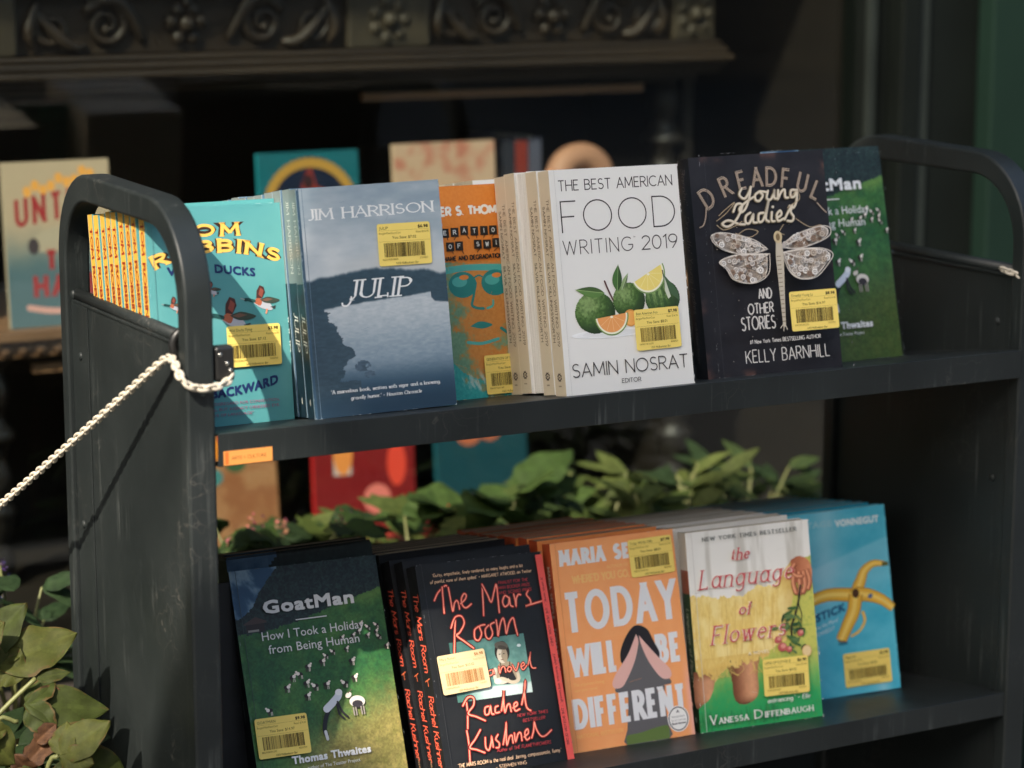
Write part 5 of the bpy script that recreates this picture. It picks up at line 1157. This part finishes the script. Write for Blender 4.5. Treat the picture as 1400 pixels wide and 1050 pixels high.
# ------------------------------------------------------------------ shop front behind the cart
shop = empty('shop_front', 'dark green shop front with a wide display window behind the cart', 'shop front', None, (0, 80, -96)); shop.location = (0, 0, 0)
mb = MB(); mb.box(-260, 124.2, 79.8, 80.2, -42, 168); mb.obj('glass', M_GLASS, shop)
mb = MB()
mb.box(124.2, 128, 77.5, 83, -96, 170); mb.box(128.002, 131.2, 74.5, 83.2, -96, 170); mb.box(133.2, 142.2, 76.0, 84, -96, 170)
mb.obj('window_frame', M_FRAME, shop, bevel=.3)
mb = MB(); mb.box(131.202, 133.198, 75.2, 83.4, -96, 170); mb.box(124.0, 125.4, 76.5, 77.49, -96, 169); mb.obj('frame_moulding', M_FRAMEL, shop, bevel=.2)
mb = MB(); mb.box(142.21, 300, 73, 95, -96, 260); mb.obj('pilaster', M_GREEN, shop, bevel=.4)
mb = MB(); mb.box(-345, -325, -115, 95, -96, 245); mb.obj('added_dark_wall', M_FRAME, shop)  # unseen wall, added to block light from the left
mb = MB(); mb.box(-260, 124.19, 74, 84, -46, -42.01); mb.obj('sill', M_FRAME, shop, bevel=.4)
mb = MB(); mb.box(-260, 124.18, 76, 84, -96, -46.01); mb.obj('stall_riser', M_GREEN, shop)
mb = MB(); mb.box(-260, 142.2, 74, 96, 170.01, 320); mb.obj('fascia', M_GREEN, shop)
mb = MB(); mb.box(-262, 124.1, 84.01, 150, -42, -38); mb.obj('display_floor', M_WOODD, shop)
mb = MB(); mb.box(-262, 142, 150.01, 153, -60, 172); mb.box(-262, 142, 84.01, 150, 166, 169.9); mb.obj('display_backdrop', M_CURTAIN, shop)
mb = MB(); mb.box(124.21, 127, 84.01, 150, -60, 165); mb.obj('display_side', M_WOODD, shop)
mb = MB(); mb.box(127.5, 130.5, 100, 104, -38, 165); mb.box(119, 124.19, 128, 131, -37.9, 165, ); mb.obj('curtain_rail', M_FRAMEL, shop)
mb = MB(); 
vs = [(-270, 79, 176), (190, 79, 176), (190, 22, 141.5), (-270, 22, 141.5)]; mb.add(vs+[(a, b, c-1) for a, b, c in vs], [(0, 1, 2, 3), (7, 6, 5, 4), (0, 4, 5, 1), (1, 5, 6, 2), (2, 6, 7, 3), (3, 7, 4, 0)]); mb.obj('added_awning', M_CLOTH, shop)  # unseen canopy, added to keep the sun off the frieze

# ------------------------------------------------------------------ carved cabinet in the window
cab = empty('carved_cabinet', 'old dark oak cabinet with a carved scroll frieze inside the shop window', 'cabinet', None, (60, 100, -38)); cab.location = (0, 0, 0)
Yf = 93.0
mb = MB(); mb.box(-30, 110, Yf+1.2, Yf+34, 26.8, 46); mb.box(-30, 110.6, Yf-.4, Yf+1.19, 33.9, 37); mb.obj('frieze', M_WOOD, cab, bevel=.3)
mb = MB()
for z0, z1, p in ((26.0, 26.79, .4), (25.0, 25.99, 1.4), (24.1, 24.99, 2.4), (23.3, 24.09, 1.0), (22.4, 23.29, .2)): mb.box(-31, 111+p*.4, Yf-p, Yf+30, z0, z1)
mb.obj('moulding', M_WOOD, cab, bevel=.3)
M_OAK_PALE = simple('paler_oak', (.036, .027, .015), .6, var=.35, scale=25)  # oak a little paler than the frieze, for blocks and rosettes
for x0, x1 in ((9, 12.2), (55, 66.5), (103.5, 110)): mb = MB(); mb.box(x0, x1, Yf-.3, Yf+1.19, 26.8, 33.89); mb.obj('frieze_block', M_OAK_PALE, cab, bevel=.4)
def spiral(mb, cx, cz, r, turns=1.6, flip=1, a0=0, w=.7):
    P = [(cx+flip*r*(1-.8*k/28)*math.cos(a0+turns*2*math.pi*k/28), Yf+.9, cz+r*(1-.8*k/28)*math.sin(a0+turns*2*math.pi*k/28)) for k in range(29)]
    mb.tube(P, [w*(1-.5*k/28) for k in range(29)], 8); mb.ball((P[-1][0], Yf+.6, P[-1][2]), w*.8)
def leafc(mb, P, w): mb.tube(catmull(P, 5), [w*math.sin(math.pi*(k+1)/(len(catmull(P, 5))+1))+.12 for k in range(len(catmull(P, 5)))], 8)
for x0, x1 in ((-30, 8), (12.5, 54.8), (66.8, 103.2)):
    mb = MB(); w = x1-x0; c = (x0+x1)/2
    for sgn in (-1, 1):
        spiral(mb, c+sgn*w*.24, 30.4, 2.9, 1.7, sgn, .5, .75); spiral(mb, c+sgn*w*.40, 30.1, 2.3, 1.4, -sgn, 2.2, .6)
        leafc(mb, [(c+sgn*w*.13, Yf+.9, 28.3), (c+sgn*w*.2, Yf+.5, 33), (c+sgn*w*.3, Yf+.9, 33.2)], .8); leafc(mb, [(c+sgn*w*.3, Yf+.9, 28), (c+sgn*w*.36, Yf+.5, 28.3), (c+sgn*w*.46, Yf+.9, 32.6)], .7); leafc(mb, [(c+sgn*w*.45, Yf+.9, 27.6), (c+sgn*w*.47, Yf+.4, 30), (c+sgn*w*.44, Yf+.9, 33.4)], .6)
        mb.ball((c+sgn*1.9, Yf+.8, 30.7), .9)
    for k in range(6): mb.ball((c+1.9*math.cos(k*1.05), Yf+.8, 30.4+1.9*math.sin(k*1.05)), .85, sc=(1, .7, 1))
    mb.ball((c, Yf+.5, 30.4), 1.1); mb.ball((c, Yf+.6, 33), .8); mb.obj('carving', M_WOOD, cab, fix=False)
for c in (60.7, 106.8):
    mb = MB()
    for k in range(7): mb.ball((c+2.2*math.cos(k*.9), Yf-.3, 30.4+2.3*math.sin(k*.9)), .8, sc=(1, .6, 1))
    mb.ball((c, Yf-.5, 30.4), 1.0); mb.obj('rosette', M_OAK_PALE, cab, fix=False)
def turned(mb, x, y, z0, z1, r):
    n = 40; P = [(x, y, z0+(z1-z0)*k/n) for k in range(n+1)]
    mb.tube(P, [r*(.62+.3*abs(math.sin(k*.42))+(.25 if k % 13 in (0, 1) else 0)) for k in range(n+1)], 14)
for x, z0, z1 in ((106.5, -5.6, 22.39), (8.2, -37.9, -9.3), (106.5, -37.9, -9.3), (2.6, -5.6, 22.39)):
    mb = MB(); turned(mb, x, Yf+(7 if z1 > 0 else 3.5), z0, z1, 2.6); mb.obj('column', M_WOODD, cab)  # darker wood paints the columns as standing in shade
mb = MB(); mb.box(-30, 110, Yf-1, Yf+33, -7.0, -5.8); mb.box(-30, 109.6, Yf+.2, Yf+1.2, -9.2, -7.01)
for k in range(62): mb.ball((-28+k*2.2, Yf+.1, -8.1), .8, sc=(1, .6, 1), nu=8, nv=6)
mb.obj('shelf', M_WOOD_SUNLIT, cab, bevel=.15)
mb = MB(); mb.box(13.2, 103, Yf+1.5, Yf+2.6, -11.4, -10.3); mb.obj('rail', M_WOOD_SUNLIT, cab)
mb = MB(); mb.box(58, 100, Yf+2, Yf+3.0, 20.0, 21.0); mb.obj('rail', M_WOOD_SUNLIT, cab)
mb = MB(); mb.box(-30, 110, Yf+32, Yf+33.5, -37.9, 26); mb.box(-30, 110, Yf+4, Yf+31.9, 21.2, 22.3); mb.box(108.4, 110, Yf+5, Yf+31.9, -37.9, 22.3); mb.obj('back_panel', M_WOODD, cab)

# ---- books in the window --------------------------------------------------------------------
def bgbook(label, BL, w, h, t, cf, art, lean=.1, yaw=0, roll=0, bevel=0, name='book', cs=None):
    root = empty(name, label, 'book'); r = Vector((math.cos(yaw)*math.cos(roll), math.sin(yaw), math.sin(roll))); u = Vector((-math.sin(roll), math.sin(lean), math.cos(lean)))
    set_frame(root, BL, r, u)
    mb = MB(); card(mb, w, h, t, cf, cs or cf, cf, .12)
    if art: art(Art(mb, front3))
    mb.obj('cover', M_MATTE, root, fix=False)
    mb = MB(); mb.box(.13, w-.1, .13, t-.13, .1, h-.1); mb.obj('pages', M_PAGE, root)
def art_white(A):
    A.grid(0, 0, 13.4, 20, .25, lambda U, V: mixc((184, 164, 138), (84, 108, 116), ss(13, 6, V+(fbm(U*.5, V*.5, 3)-.5)*2)))  # warm sun above and blue shade below painted into the cover
    for k in range(9): A.disc(3+k*1.0, 16.4+.25*k+.5*math.sin(k*2), .55, .7, (232, 164, 80), 8)
    R_ = (160, 52, 54)
    A.text('UNTIL', 1.4, 12.2, 3.4, .55, R_, x1=10.2, fn=lambda x, y: (x, y+.16*(x-2)), track=.55); A.disc(6.6, 10.6, 3.6, 1.5, (178, 164, 142), 20, .2); A.disc(3.4, 9.8, .7, 1.0, (70, 60, 64)); A.disc(9.4, 11.2, 1.1, .8, (226, 150, 130))
    A.text('THE', 4.8, 6.9, 2.4, .6, R_, x1=10.2, track=.5); A.text('HARE', 3.2, 3.6, 2.6, .6, R_, x1=11.4, track=.5); A.stroke([(2.4, 2.4), (6, 1.8), (10.5, 2.4)], .7, (214, 160, 150))
bgbook('white book painted sunlit above, shaded below, red lettering, left of the cart in the window', (10.7, 94.6, -5.75), 13.4, 20.0, .9, (170, 156, 134), art_white, .09)
def art_teal(A):
    A.rect(0, 0, 13.9, 19.6, (24, 96, 106)); A.disc(7, 12.6, 5.8, 6.4, (22, 32, 54), 30)
    for k in range(26):
        a = math.radians(200-k*8.8); A.disc(7+5.9*math.cos(a), 12.6+5.6*math.sin(a), .7, .7, (178, 136, 62), 8)
    A.poly([(5.2, 13.1), (5.9, 15.6), (6.6, 17.2), (7.3, 17.6), (7.9, 15.4), (9.4, 13.6), (8.6, 10.6), (5.4, 10.6)], (130, 48, 44)); A.disc(6.8, 15.8, .7, .9, (52, 32, 36)); A.disc(8.3, 14.4, .8, .6, (150, 70, 56))
bgbook('teal book with a gold arch, above the lake stack in the window', (43.9, 95, -5.75), 13.9, 19.6, .9, (30, 128, 140), art_teal, .08)
def art_pink(A):
    A.grid(0, 0, 14.8, 20, .3, lambda U, V: mixc((188, 158, 132), (176, 106, 88), ss(.5, .75, fbm(U*.4, V*.4, 12))*.8))
    for k in range(7): A.disc(3+1.4*k, 11+2*math.sin(k*1.9), 1.2, .9, (224, 142, 126), 10)
bgbook('pale pink mottled book in the window behind the citrus stack', (62.9, 95, -5.75), 14.8, 20.0, .9, (196, 170, 144), art_pink, .07)
for x, c, lab in ((79.6, (38, 40, 48), 'thin dark grey book with its spine to the window, left of the red spine'), (81.5, (124, 46, 36), 'thin bright red book standing spine out in the window'), (83.6, (76, 80, 96), 'slate grey book with its spine to the window, beside the round ornament')):
    bgbook(lab, (x, 97, -5.75), 1.8, 19.3+rnd.random(), 13, c, None, .02)
orn = MB(); orn.tube([(90.2+3.3*math.cos(a), 95+.3*math.sin(a), 8.6+2.9*math.sin(a)) for a in [2*math.pi*k/28 for k in range(28)]], 1.9, 12, (158, 116, 92), closed=True)
orn.tube([(84.4, 95, 7.8), (86.2, 95, 9.3), (88.0, 95, 10.6)], [.9, 1.2, 1.4], 10, (206, 150, 118)); orn.box(85.2, 95.2, 93.2, 97.5, -5.79, 5.0, (120, 84, 64)); 
o = orn.obj('ornament', M_MATTE, None, fix=False); tag(o, 'tan ring shaped ornament on a block in the window, above the white book', 'ornament')
def art_cream(A):
    A.grid(0, 0, 13.6, 21, .3, lambda U, V: mixc((164, 118, 82), (146, 94, 62), ss(.4, .7, fbm(U*.4, V*.4, 22))))
    for x, y, r, c in ((3, 12.5, 2, (198, 52, 40)), (6, 14, 1.7, (232, 140, 50)), (4.8, 10.5, 1.4, (70, 130, 130)), (8, 12, 1.4, (60, 90, 60)), (7, 15.5, 1.2, (214, 90, 60))): A.disc(x, y, r, r*.8, c)
bgbook('cream book with orange and red shapes, low in the window behind the left post', (32.2, 95.5, -37.95), 13.6, 21.0, .9, (226, 186, 140), art_cream, .12)
def art_red(A):
    A.rect(0, 0, 14.6, 21.5, (124, 26, 28)); A.rect(2.8, 9, 5.4, 21, (190, 176, 172)); A.disc(4.2, 12, 1.4, 3, (226, 140, 70)); A.disc(7.6, 17.4, 3, 1.4, (222, 92, 60)); A.text('RED', 6, 13, 3.0, .7, (224, 112, 96), x1=12.4)
    A.disc(8, 8, 3, 1.4, (120, 22, 26)); A.disc(9, 5.5, 2, 2, (222, 120, 110)); A.disc(12, 10, 1.4, 3, (220, 70, 52))
bgbook('bright red book with orange shapes, low in the window between the shelves', (50.8, 95.5, -37.95), 14.6, 21.5, .9, (186, 38, 40), art_red, .1, roll=-.02)
def art_to(A):
    A.rect(0, 0, 13.8, 21, (20, 62, 72)); O = (176, 96, 66)
    for x, y, r in ((3, 15.5, 1.3), (6.6, 16.2, 1.7), (9.6, 14.8, 1.6), (5, 12.6, 1.9), (8.2, 12.8, 1.7), (11, 13.8, 1.5)): A.disc(x, y, r, r*.85, O)
    A.disc(2.2, 16.8, 1.0, 1.0, (232, 178, 70)); A.rect(5.4, 2, 9.6, 4.5, (190, 160, 160))
bgbook('dark teal book with orange lettering shapes, low in the window above the black stack', (69.0, 95.5, -37.95), 13.8, 21.0, .9, (26, 84, 96), art_to, .1)

# ------------------------------------------------------------------ plants
def leaf(mb, base, tip, nrm, width, col, col2=None, brown=None, lobes=0, fold=.15, curl=.1, seed=0, fine=False):
    """one leaf: a folded, curled blade with a lobed outline; edge cells may be dry and brown"""
    R2 = random.Random(seed); B = Vector(base); T = Vector(tip); ax = T-B; Ln = ax.length; ax.normalize()
    N = Vector(nrm); N = (N-ax*N.dot(ax)).normalized(); sd = ax.cross(N); nU, nV = (26, 8) if fine else (12, 3)
    prof = []
    for i in range(nU+1):
        f = i/nU; p = math.sin(math.pi*min(1, f**.75))**.8 if 0 < f < 1 else 0
        if lobes: p *= .62+.38*abs(math.cos(math.pi*lobes*f+.3))
        prof.append(p*(1+.16*(float(vn(f*9, seed*1.7, seed))-.5)))
    vs = []
    for i in range(nU+1):
        f = i/nU
        for j in range(-nV, nV+1):
            g = j/nV; w = prof[i]*width/2*g
            z = abs(g)*fold*width*.5*prof[i]-curl*Ln*(f*f)+.035*width*math.sin(f*15+seed)*abs(g)-(.05*width*(abs(g)**3))
            sw = (.12*Ln*abs(g)*prof[i]) if lobes else 0
            vs.append(tuple(B+ax*(f*Ln+sw)+sd*w+N*z))
    W_ = 2*nV+1; base_i = len(mb.v); mb.v.extend(vs)
    F, Gg = np.meshgrid((np.arange(nU)+.5)/nU, (np.arange(2*nV)+.5)/nV-1, indexing='ij')
    C = mixc(col, col2 or col, np.clip(fbm(F*5, Gg*4, seed)*1.6-.3, 0, 1))
    vein = np.exp(-(Gg/.07)**2)*.5+np.exp(-((((F*7-abs(Gg)*2.2) % 1)-.5)/.09)**2)*.22
    C = mixc(C, np.minimum(255, np.array(col)*1.35), np.clip(vein, 0, 1))
    if brown:
        e = np.maximum(abs(Gg), F**2.5)+(fbm(F*6, Gg*5+9, seed+3)-.5)*.75
        C = mixc(C, brown, ss(.94, 1.06, e)); C = mixc(C, (58, 42, 28), ss(1.08, 1.2, e))
    Cl = C/255.0; Cl = np.where(Cl <= .04045, Cl/12.92, ((Cl+.055)/1.055)**2.4)
    for i in range(nU):
        for j in range(2*nV):
            a = base_i+i*W_+j
            mb.f.append([a, a+1, a+W_+1, a+W_]); mb.c.append(tuple(Cl[i, j])); mb.m.append(0); mb.sm.append(True)
def plant(label, name, pos, h, spread, n, ll, lw, col, col2, group=None, lobes=0, flowers=None, brown=None, seed=1, up=.5):
    R2 = random.Random(seed); root = empty(name, label, 'plant', group, pos)
    st = MB(); lm = MB()
    for k in range(n):
        a = R2.uniform(0, 6.28); rr = spread*R2.uniform(.15, 1)**.7; hh = h*R2.uniform(.45, 1); 
        p = Vector((rr*math.cos(a), rr*math.sin(a)*.8, hh))
        st.tube([(0, 0, 0), (p.x*.4, p.y*.4, hh*.6), tuple(p)], [.28, .2, .12], 6, (96, 110, 52))
        for q in range(R2.choice((2, 3))):
            b = a+R2.uniform(-1.2, 1.2); d = Vector((math.cos(b), math.sin(b), R2.uniform(-.35, .5)*up*2)).normalized(); L = ll*R2.uniform(.65, 1.15)
            leaf(lm, p, p+d*L, (R2.uniform(-.4, .3), R2.uniform(-.9, -.2), 1), lw*R2.uniform(.8, 1.15), R2.choice((col, col2)), col2, brown, lobes, seed=R2.randint(0, 9999), curl=R2.uniform(.0, .3))
        if flowers and R2.random() < flowers[1]:
            fl = MB()
            for q in range(16):
                c = Vector((p.x+R2.gauss(0, .5), p.y+R2.gauss(0, .5), p.z+R2.uniform(.2, 2.0))); d = Vector((R2.gauss(0, 1), R2.gauss(0, 1)-.6, R2.gauss(0, 1)+.3)).normalized(); e = d.orthogonal().normalized(); f_ = d.cross(e); s_ = R2.uniform(.25, .55)
                fl.add([tuple(c), tuple(c+e*s_*.6+d*s_*.4), tuple(c+e*s_*.2+f_*s_+d*s_*.5), tuple(c+f_*s_*.6)], [(0, 1, 2, 3)], tuple(v*R2.uniform(.75, 1.1) for v in flowers[0]))
            fl.obj('flower', M_LEAF, root, fix=False)
    st.obj('stem', M_STEM, root, fix=False); lm.obj('leaves', M_LEAF, root, fix=False)
    return root
pl = empty('planter_box', 'long dark planter box filled with leafy plants under the shop window', 'planter', None, (30, 60, -96)); pl.location = (0, 0, 0)
mb = MB(); mb.box(-160, 122, 44, 46, -96, -41); mb.box(-160, 122, 70, 72, -96, -41); mb.box(-160, -158.01, 46.01, 69.99, -96, -41); mb.box(120.01, 122, 46.01, 69.99, -96, -41); mb.obj('planter_side', M_FRAME, pl)
mb = MB(); mb.box(-157.99, 119.99, 46.01, 69.99, -96, -43); o = mb.obj('soil', M_SOIL, pl)
G1, G2, G3, OL = (66, 80, 38), (84, 94, 48), (42, 58, 34), (88, 94, 48)
plant('broad pale green leaves behind the black and orange stacks', 'leafy_plant', (62, 58, -43), 15.5, 8, 8, 11, 8, (86, 100, 52), (72, 90, 42), lobes=0, seed=3, up=.9)
plant('pointed green leaves rising behind the white skirt stack', 'leafy_plant', (80, 56, -43), 20, 10, 48, 6.5, 2.0, G1, G2, seed=5, up=.9)
plant('dark green leafy plant rising behind the blue banana stack', 'leafy_plant', (93, 58, -43), 18, 10, 46, 6, 1.9, G1, G3, seed=8, up=.7)
plant('low bushy plant behind the orange stack', 'leafy_plant', (72, 60, -43), 19, 11, 44, 5.5, 2.0, G3, G1, seed=12)
plant('bushy green plant with small pink flowers behind the left post', 'flowering_plant', (28, 58, -43), 20, 11, 34, 6.5, 3.6, (56, 76, 32), G3, flowers=((176, 112, 104), .35), seed=14)
plant('olive green plant behind the alpine meadow stack', 'leafy_plant', (38, 56, -43), 16, 11, 34, 6, 2.8, (66, 78, 32), G1, seed=17)
plant('plant with red and pink flowers below the red book', 'flowering_plant', (47, 58, -43), 18, 9, 30, 5.5, 2.6, G1, G2, flowers=((170, 62, 54), .4), seed=19)
plant('low dark plant with purple flowers beside the end panel on the right', 'flowering_plant', (103, 60, -43), 15, 5, 8, 7, 3, G3, (40, 66, 40), flowers=((54, 40, 110), .8), seed=21)
plant('broad leafed dull green plant below the dark teal book', 'leafy_plant', (58, 62, -43), 19, 8, 16, 8.5, 5.5, (72, 92, 44), (56, 76, 36), seed=33, up=.8)
plant('dim plant with purple flower spikes left of the cart', 'flowering_plant', (-3, 52, -43), 20, 6, 11, 6, 2.4, (36, 54, 32), (50, 68, 42), flowers=((74, 64, 104), .6), seed=24)
plant('dark leafy plant at the left edge behind the pale chain', 'leafy_plant', (-17, 50, -43), 15, 7, 22, 6, 2.8, (34, 50, 30), (48, 66, 36), seed=27)
plant('dark low ground cover plant at the lower left corner', 'leafy_plant', (-13, 30, -55), 22, 9, 26, 6, 3, (26, 40, 24), (38, 54, 30), seed=28)
# the yellowing plant in the lower left corner, leaf by leaf
hy = empty('lobed_leaf_plant', 'yellowing plant with brown edged lobed leaves at the lower left beside the cart', 'plant', None, (-20, 20, -96)); hy.location = (0, 0, 0)
st = MB(); lm = MB(); BR = (88, 74, 42); YG, YG2 = (68, 74, 32), (56, 64, 29)
def lobed(base, tip, w, c1, c2, seed, side=.62, nrm=(-.45, -.75, .75)):
    B = Vector(base); T = Vector(tip); ax = T-B; N = Vector(nrm).normalized(); sd = ax.normalized().cross(N).normalized(); L = ax.length
    leaf(lm, B, T, N, w, c1, c2, BR, 0, fold=.2, curl=.05, seed=seed, fine=True)
    for sg in (-1, 1):
        b2 = B+ax*.05; t2 = B+ax*(.52*side/.62)+sd*sg*L*.55*side/.62
        leaf(lm, b2, t2, N+sd*sg*.25, w*.72, c2, c1, BR, 0, fold=.2, curl=.08, seed=seed+5+sg, fine=True)
LV = [((-14.6, 24.6, -24.4), (-10.2, 23.6, -19.2), 4.4, .3), ((-13.4, 22.2, -24.6), (-6.0, 21.4, -22.0), 5.0, .3), ((-12.2, 18.2, -27.2), (-4.4, 17.2, -28.5), 4.0, .42),
      ((-10.4, 14.4, -31.4), (-5.9, 13.2, -28.2), 3.6, .5), ((-10.3, 14.4, -31.5), (-4.0, 13.4, -33.6), 4.6, .3), ((-16.5, 22, -23.0), (-13.0, 21, -20.0), 4.0, .4),
      ((-15.2, 16, -33), (-11.2, 14, -36.2), 4.5, .5), ((-17, 17, -28.5), (-13.8, 16, -32.0), 4.0, .5), ((-9.2, 15, -35.4), (-5.0, 13.6, -37.6), 4.4, .5), ((-18, 20, -25), (-14.2, 19, -27), 3.4, .5)]
for k, (b, t, w, sd_) in enumerate(LV): lobed(b, t, w, YG if k % 2 else YG2, (80, 82, 38) if k % 2 else (62, 72, 32), 40+11*k, sd_)
leaf(lm, (-10.4, 20, -25.6), (-7.4, 19.4, -25.1), (-.4, -.7, .7), 1.5, YG2, YG, BR, 0, seed=7, fine=True)
for k, (b, t, w) in enumerate([((-11.6, 17, -30.6), (-10.3, 16, -28.9), 2.2), ((-12.6, 17, -32.6), (-10.2, 16.4, -29.8), 3.0), ((-9.3, 19, -26.2), (-8.3, 18.6, -27.6), 1.1), ((-13.9, 16.5, -31.2), (-12.2, 16, -33.5), 2.5), ((-12.2, 17.8, -28.6), (-9.6, 17.2, -29.9), 1.6)]): leaf(lm, b, t, (-.5, -.8, .3), w, (100, 70, 48), (76, 54, 40), (60, 42, 32), 1, fold=.5, curl=.3, seed=70+k, fine=True)
lm.obj('leaves', M_LEAF, hy, fix=False)
for P in ([(-22, 20, -60), (-17, 19.4, -31.5), (-14.5, 19, -28.2), (-10.8, 19, -25.2)], [(-20, 19, -60), (-16, 18.5, -31.2), (-12.8, 18.3, -28.8)], [(-18, 18, -70), (-12, 15.5, -36), (-10.4, 14.4, -31.2)], [(-24, 24, -60), (-18, 24, -30), (-13.8, 24.6, -23.4)]): st.tube(catmull(P, 6), .22, 8, (122, 128, 60))
st.obj('stem', M_STEM, hy, fix=False)

# ------------------------------------------------------------------ ground, street side
mb = MB(); mb.add([(-6000, -6000, -96), (6000, -6000, -96), (6000, 6000, -96), (-6000, 6000, -96)], [(0, 1, 2, 3)]); o = mb.obj('pavement', M_STONE); tag(o, 'grey stone pavement in front of the shop', 'ground', kind='structure')
bb = empty('added_brick_building', 'unseen dark brick building added across the street for window reflections', 'building', None, (0, -1500, -96)); bb.location = (0, 0, 0)  # unseen, put in to keep the window reflections dark
mb = MB(); mb.box(-2500, 2500, -2300, -1500, -96, 900); mb.obj('wall', M_BRICK, bb)
# unseen tree, added; its crown is shaped to break the sunlight on the cart
tr = empty('added_shade_tree', 'unseen leafy tree added behind the viewer to shade the cart', 'tree', None, (0, 0, -96)); tr.location = (0, 0, 0)
D = 430; C0 = Vector((10, 0, -8))+SUN*D
mb = MB(); mb.tube(catmull([(-423, -188, -96), (-420, -188, 90), (-408, -188, 205), (-330, -188, 232), (-233, -188, 244), (-193, -188, 300)], 5), [16-.5*k for k in range(26)], 12); mb.obj('trunk', M_BARK, tr)
def lit(x, z):
    """where gaps are shaped into the crown to let sun through, given on the plane of the cart's front"""
    if z > 58: return True
    if x < 1: return z > -14
    if x < 9: return -22 < z < 12
    if x > 25: return False
    d = x*.65+(z+2)*.76; a = x*.76-(z+2)*.65
    return -14.5 < d < 8
crown = MB(); R2 = random.Random(77); e1 = SUN.cross(Vector((0, 0, 1))).normalized(); e2 = e1.cross(SUN)
cnt = 0
while cnt < 20000:
    p = C0+e1*R2.uniform(-130, 190)+e2*R2.uniform(-130, 90)+SUN*R2.uniform(-60, 60)
    k = p.y/SUN.y; q = p-SUN*k                        # shadow on the plane y = 0
    if (lit(q.x, q.z)) or q.z < -95 or q.x > 150 or q.x < -90: 
        cnt += .1; continue
    cnt += 1
    n = Vector((R2.gauss(0, 1), R2.gauss(0, 1), R2.gauss(0, 1))).normalized(); n = (n+SUN*.8).normalized(); a = n.orthogonal().normalized(); b = n.cross(a); L = R2.uniform(3, 5)
    crown.add([tuple(p+a*L), tuple(p+b*L*.5+a*.2*L), tuple(p-a*L), tuple(p-b*L*.5+a*.2*L)], [(0, 1, 2, 3)], (70, 100, 45))
crown.obj('crown', M_LEAF, tr, fix=False)
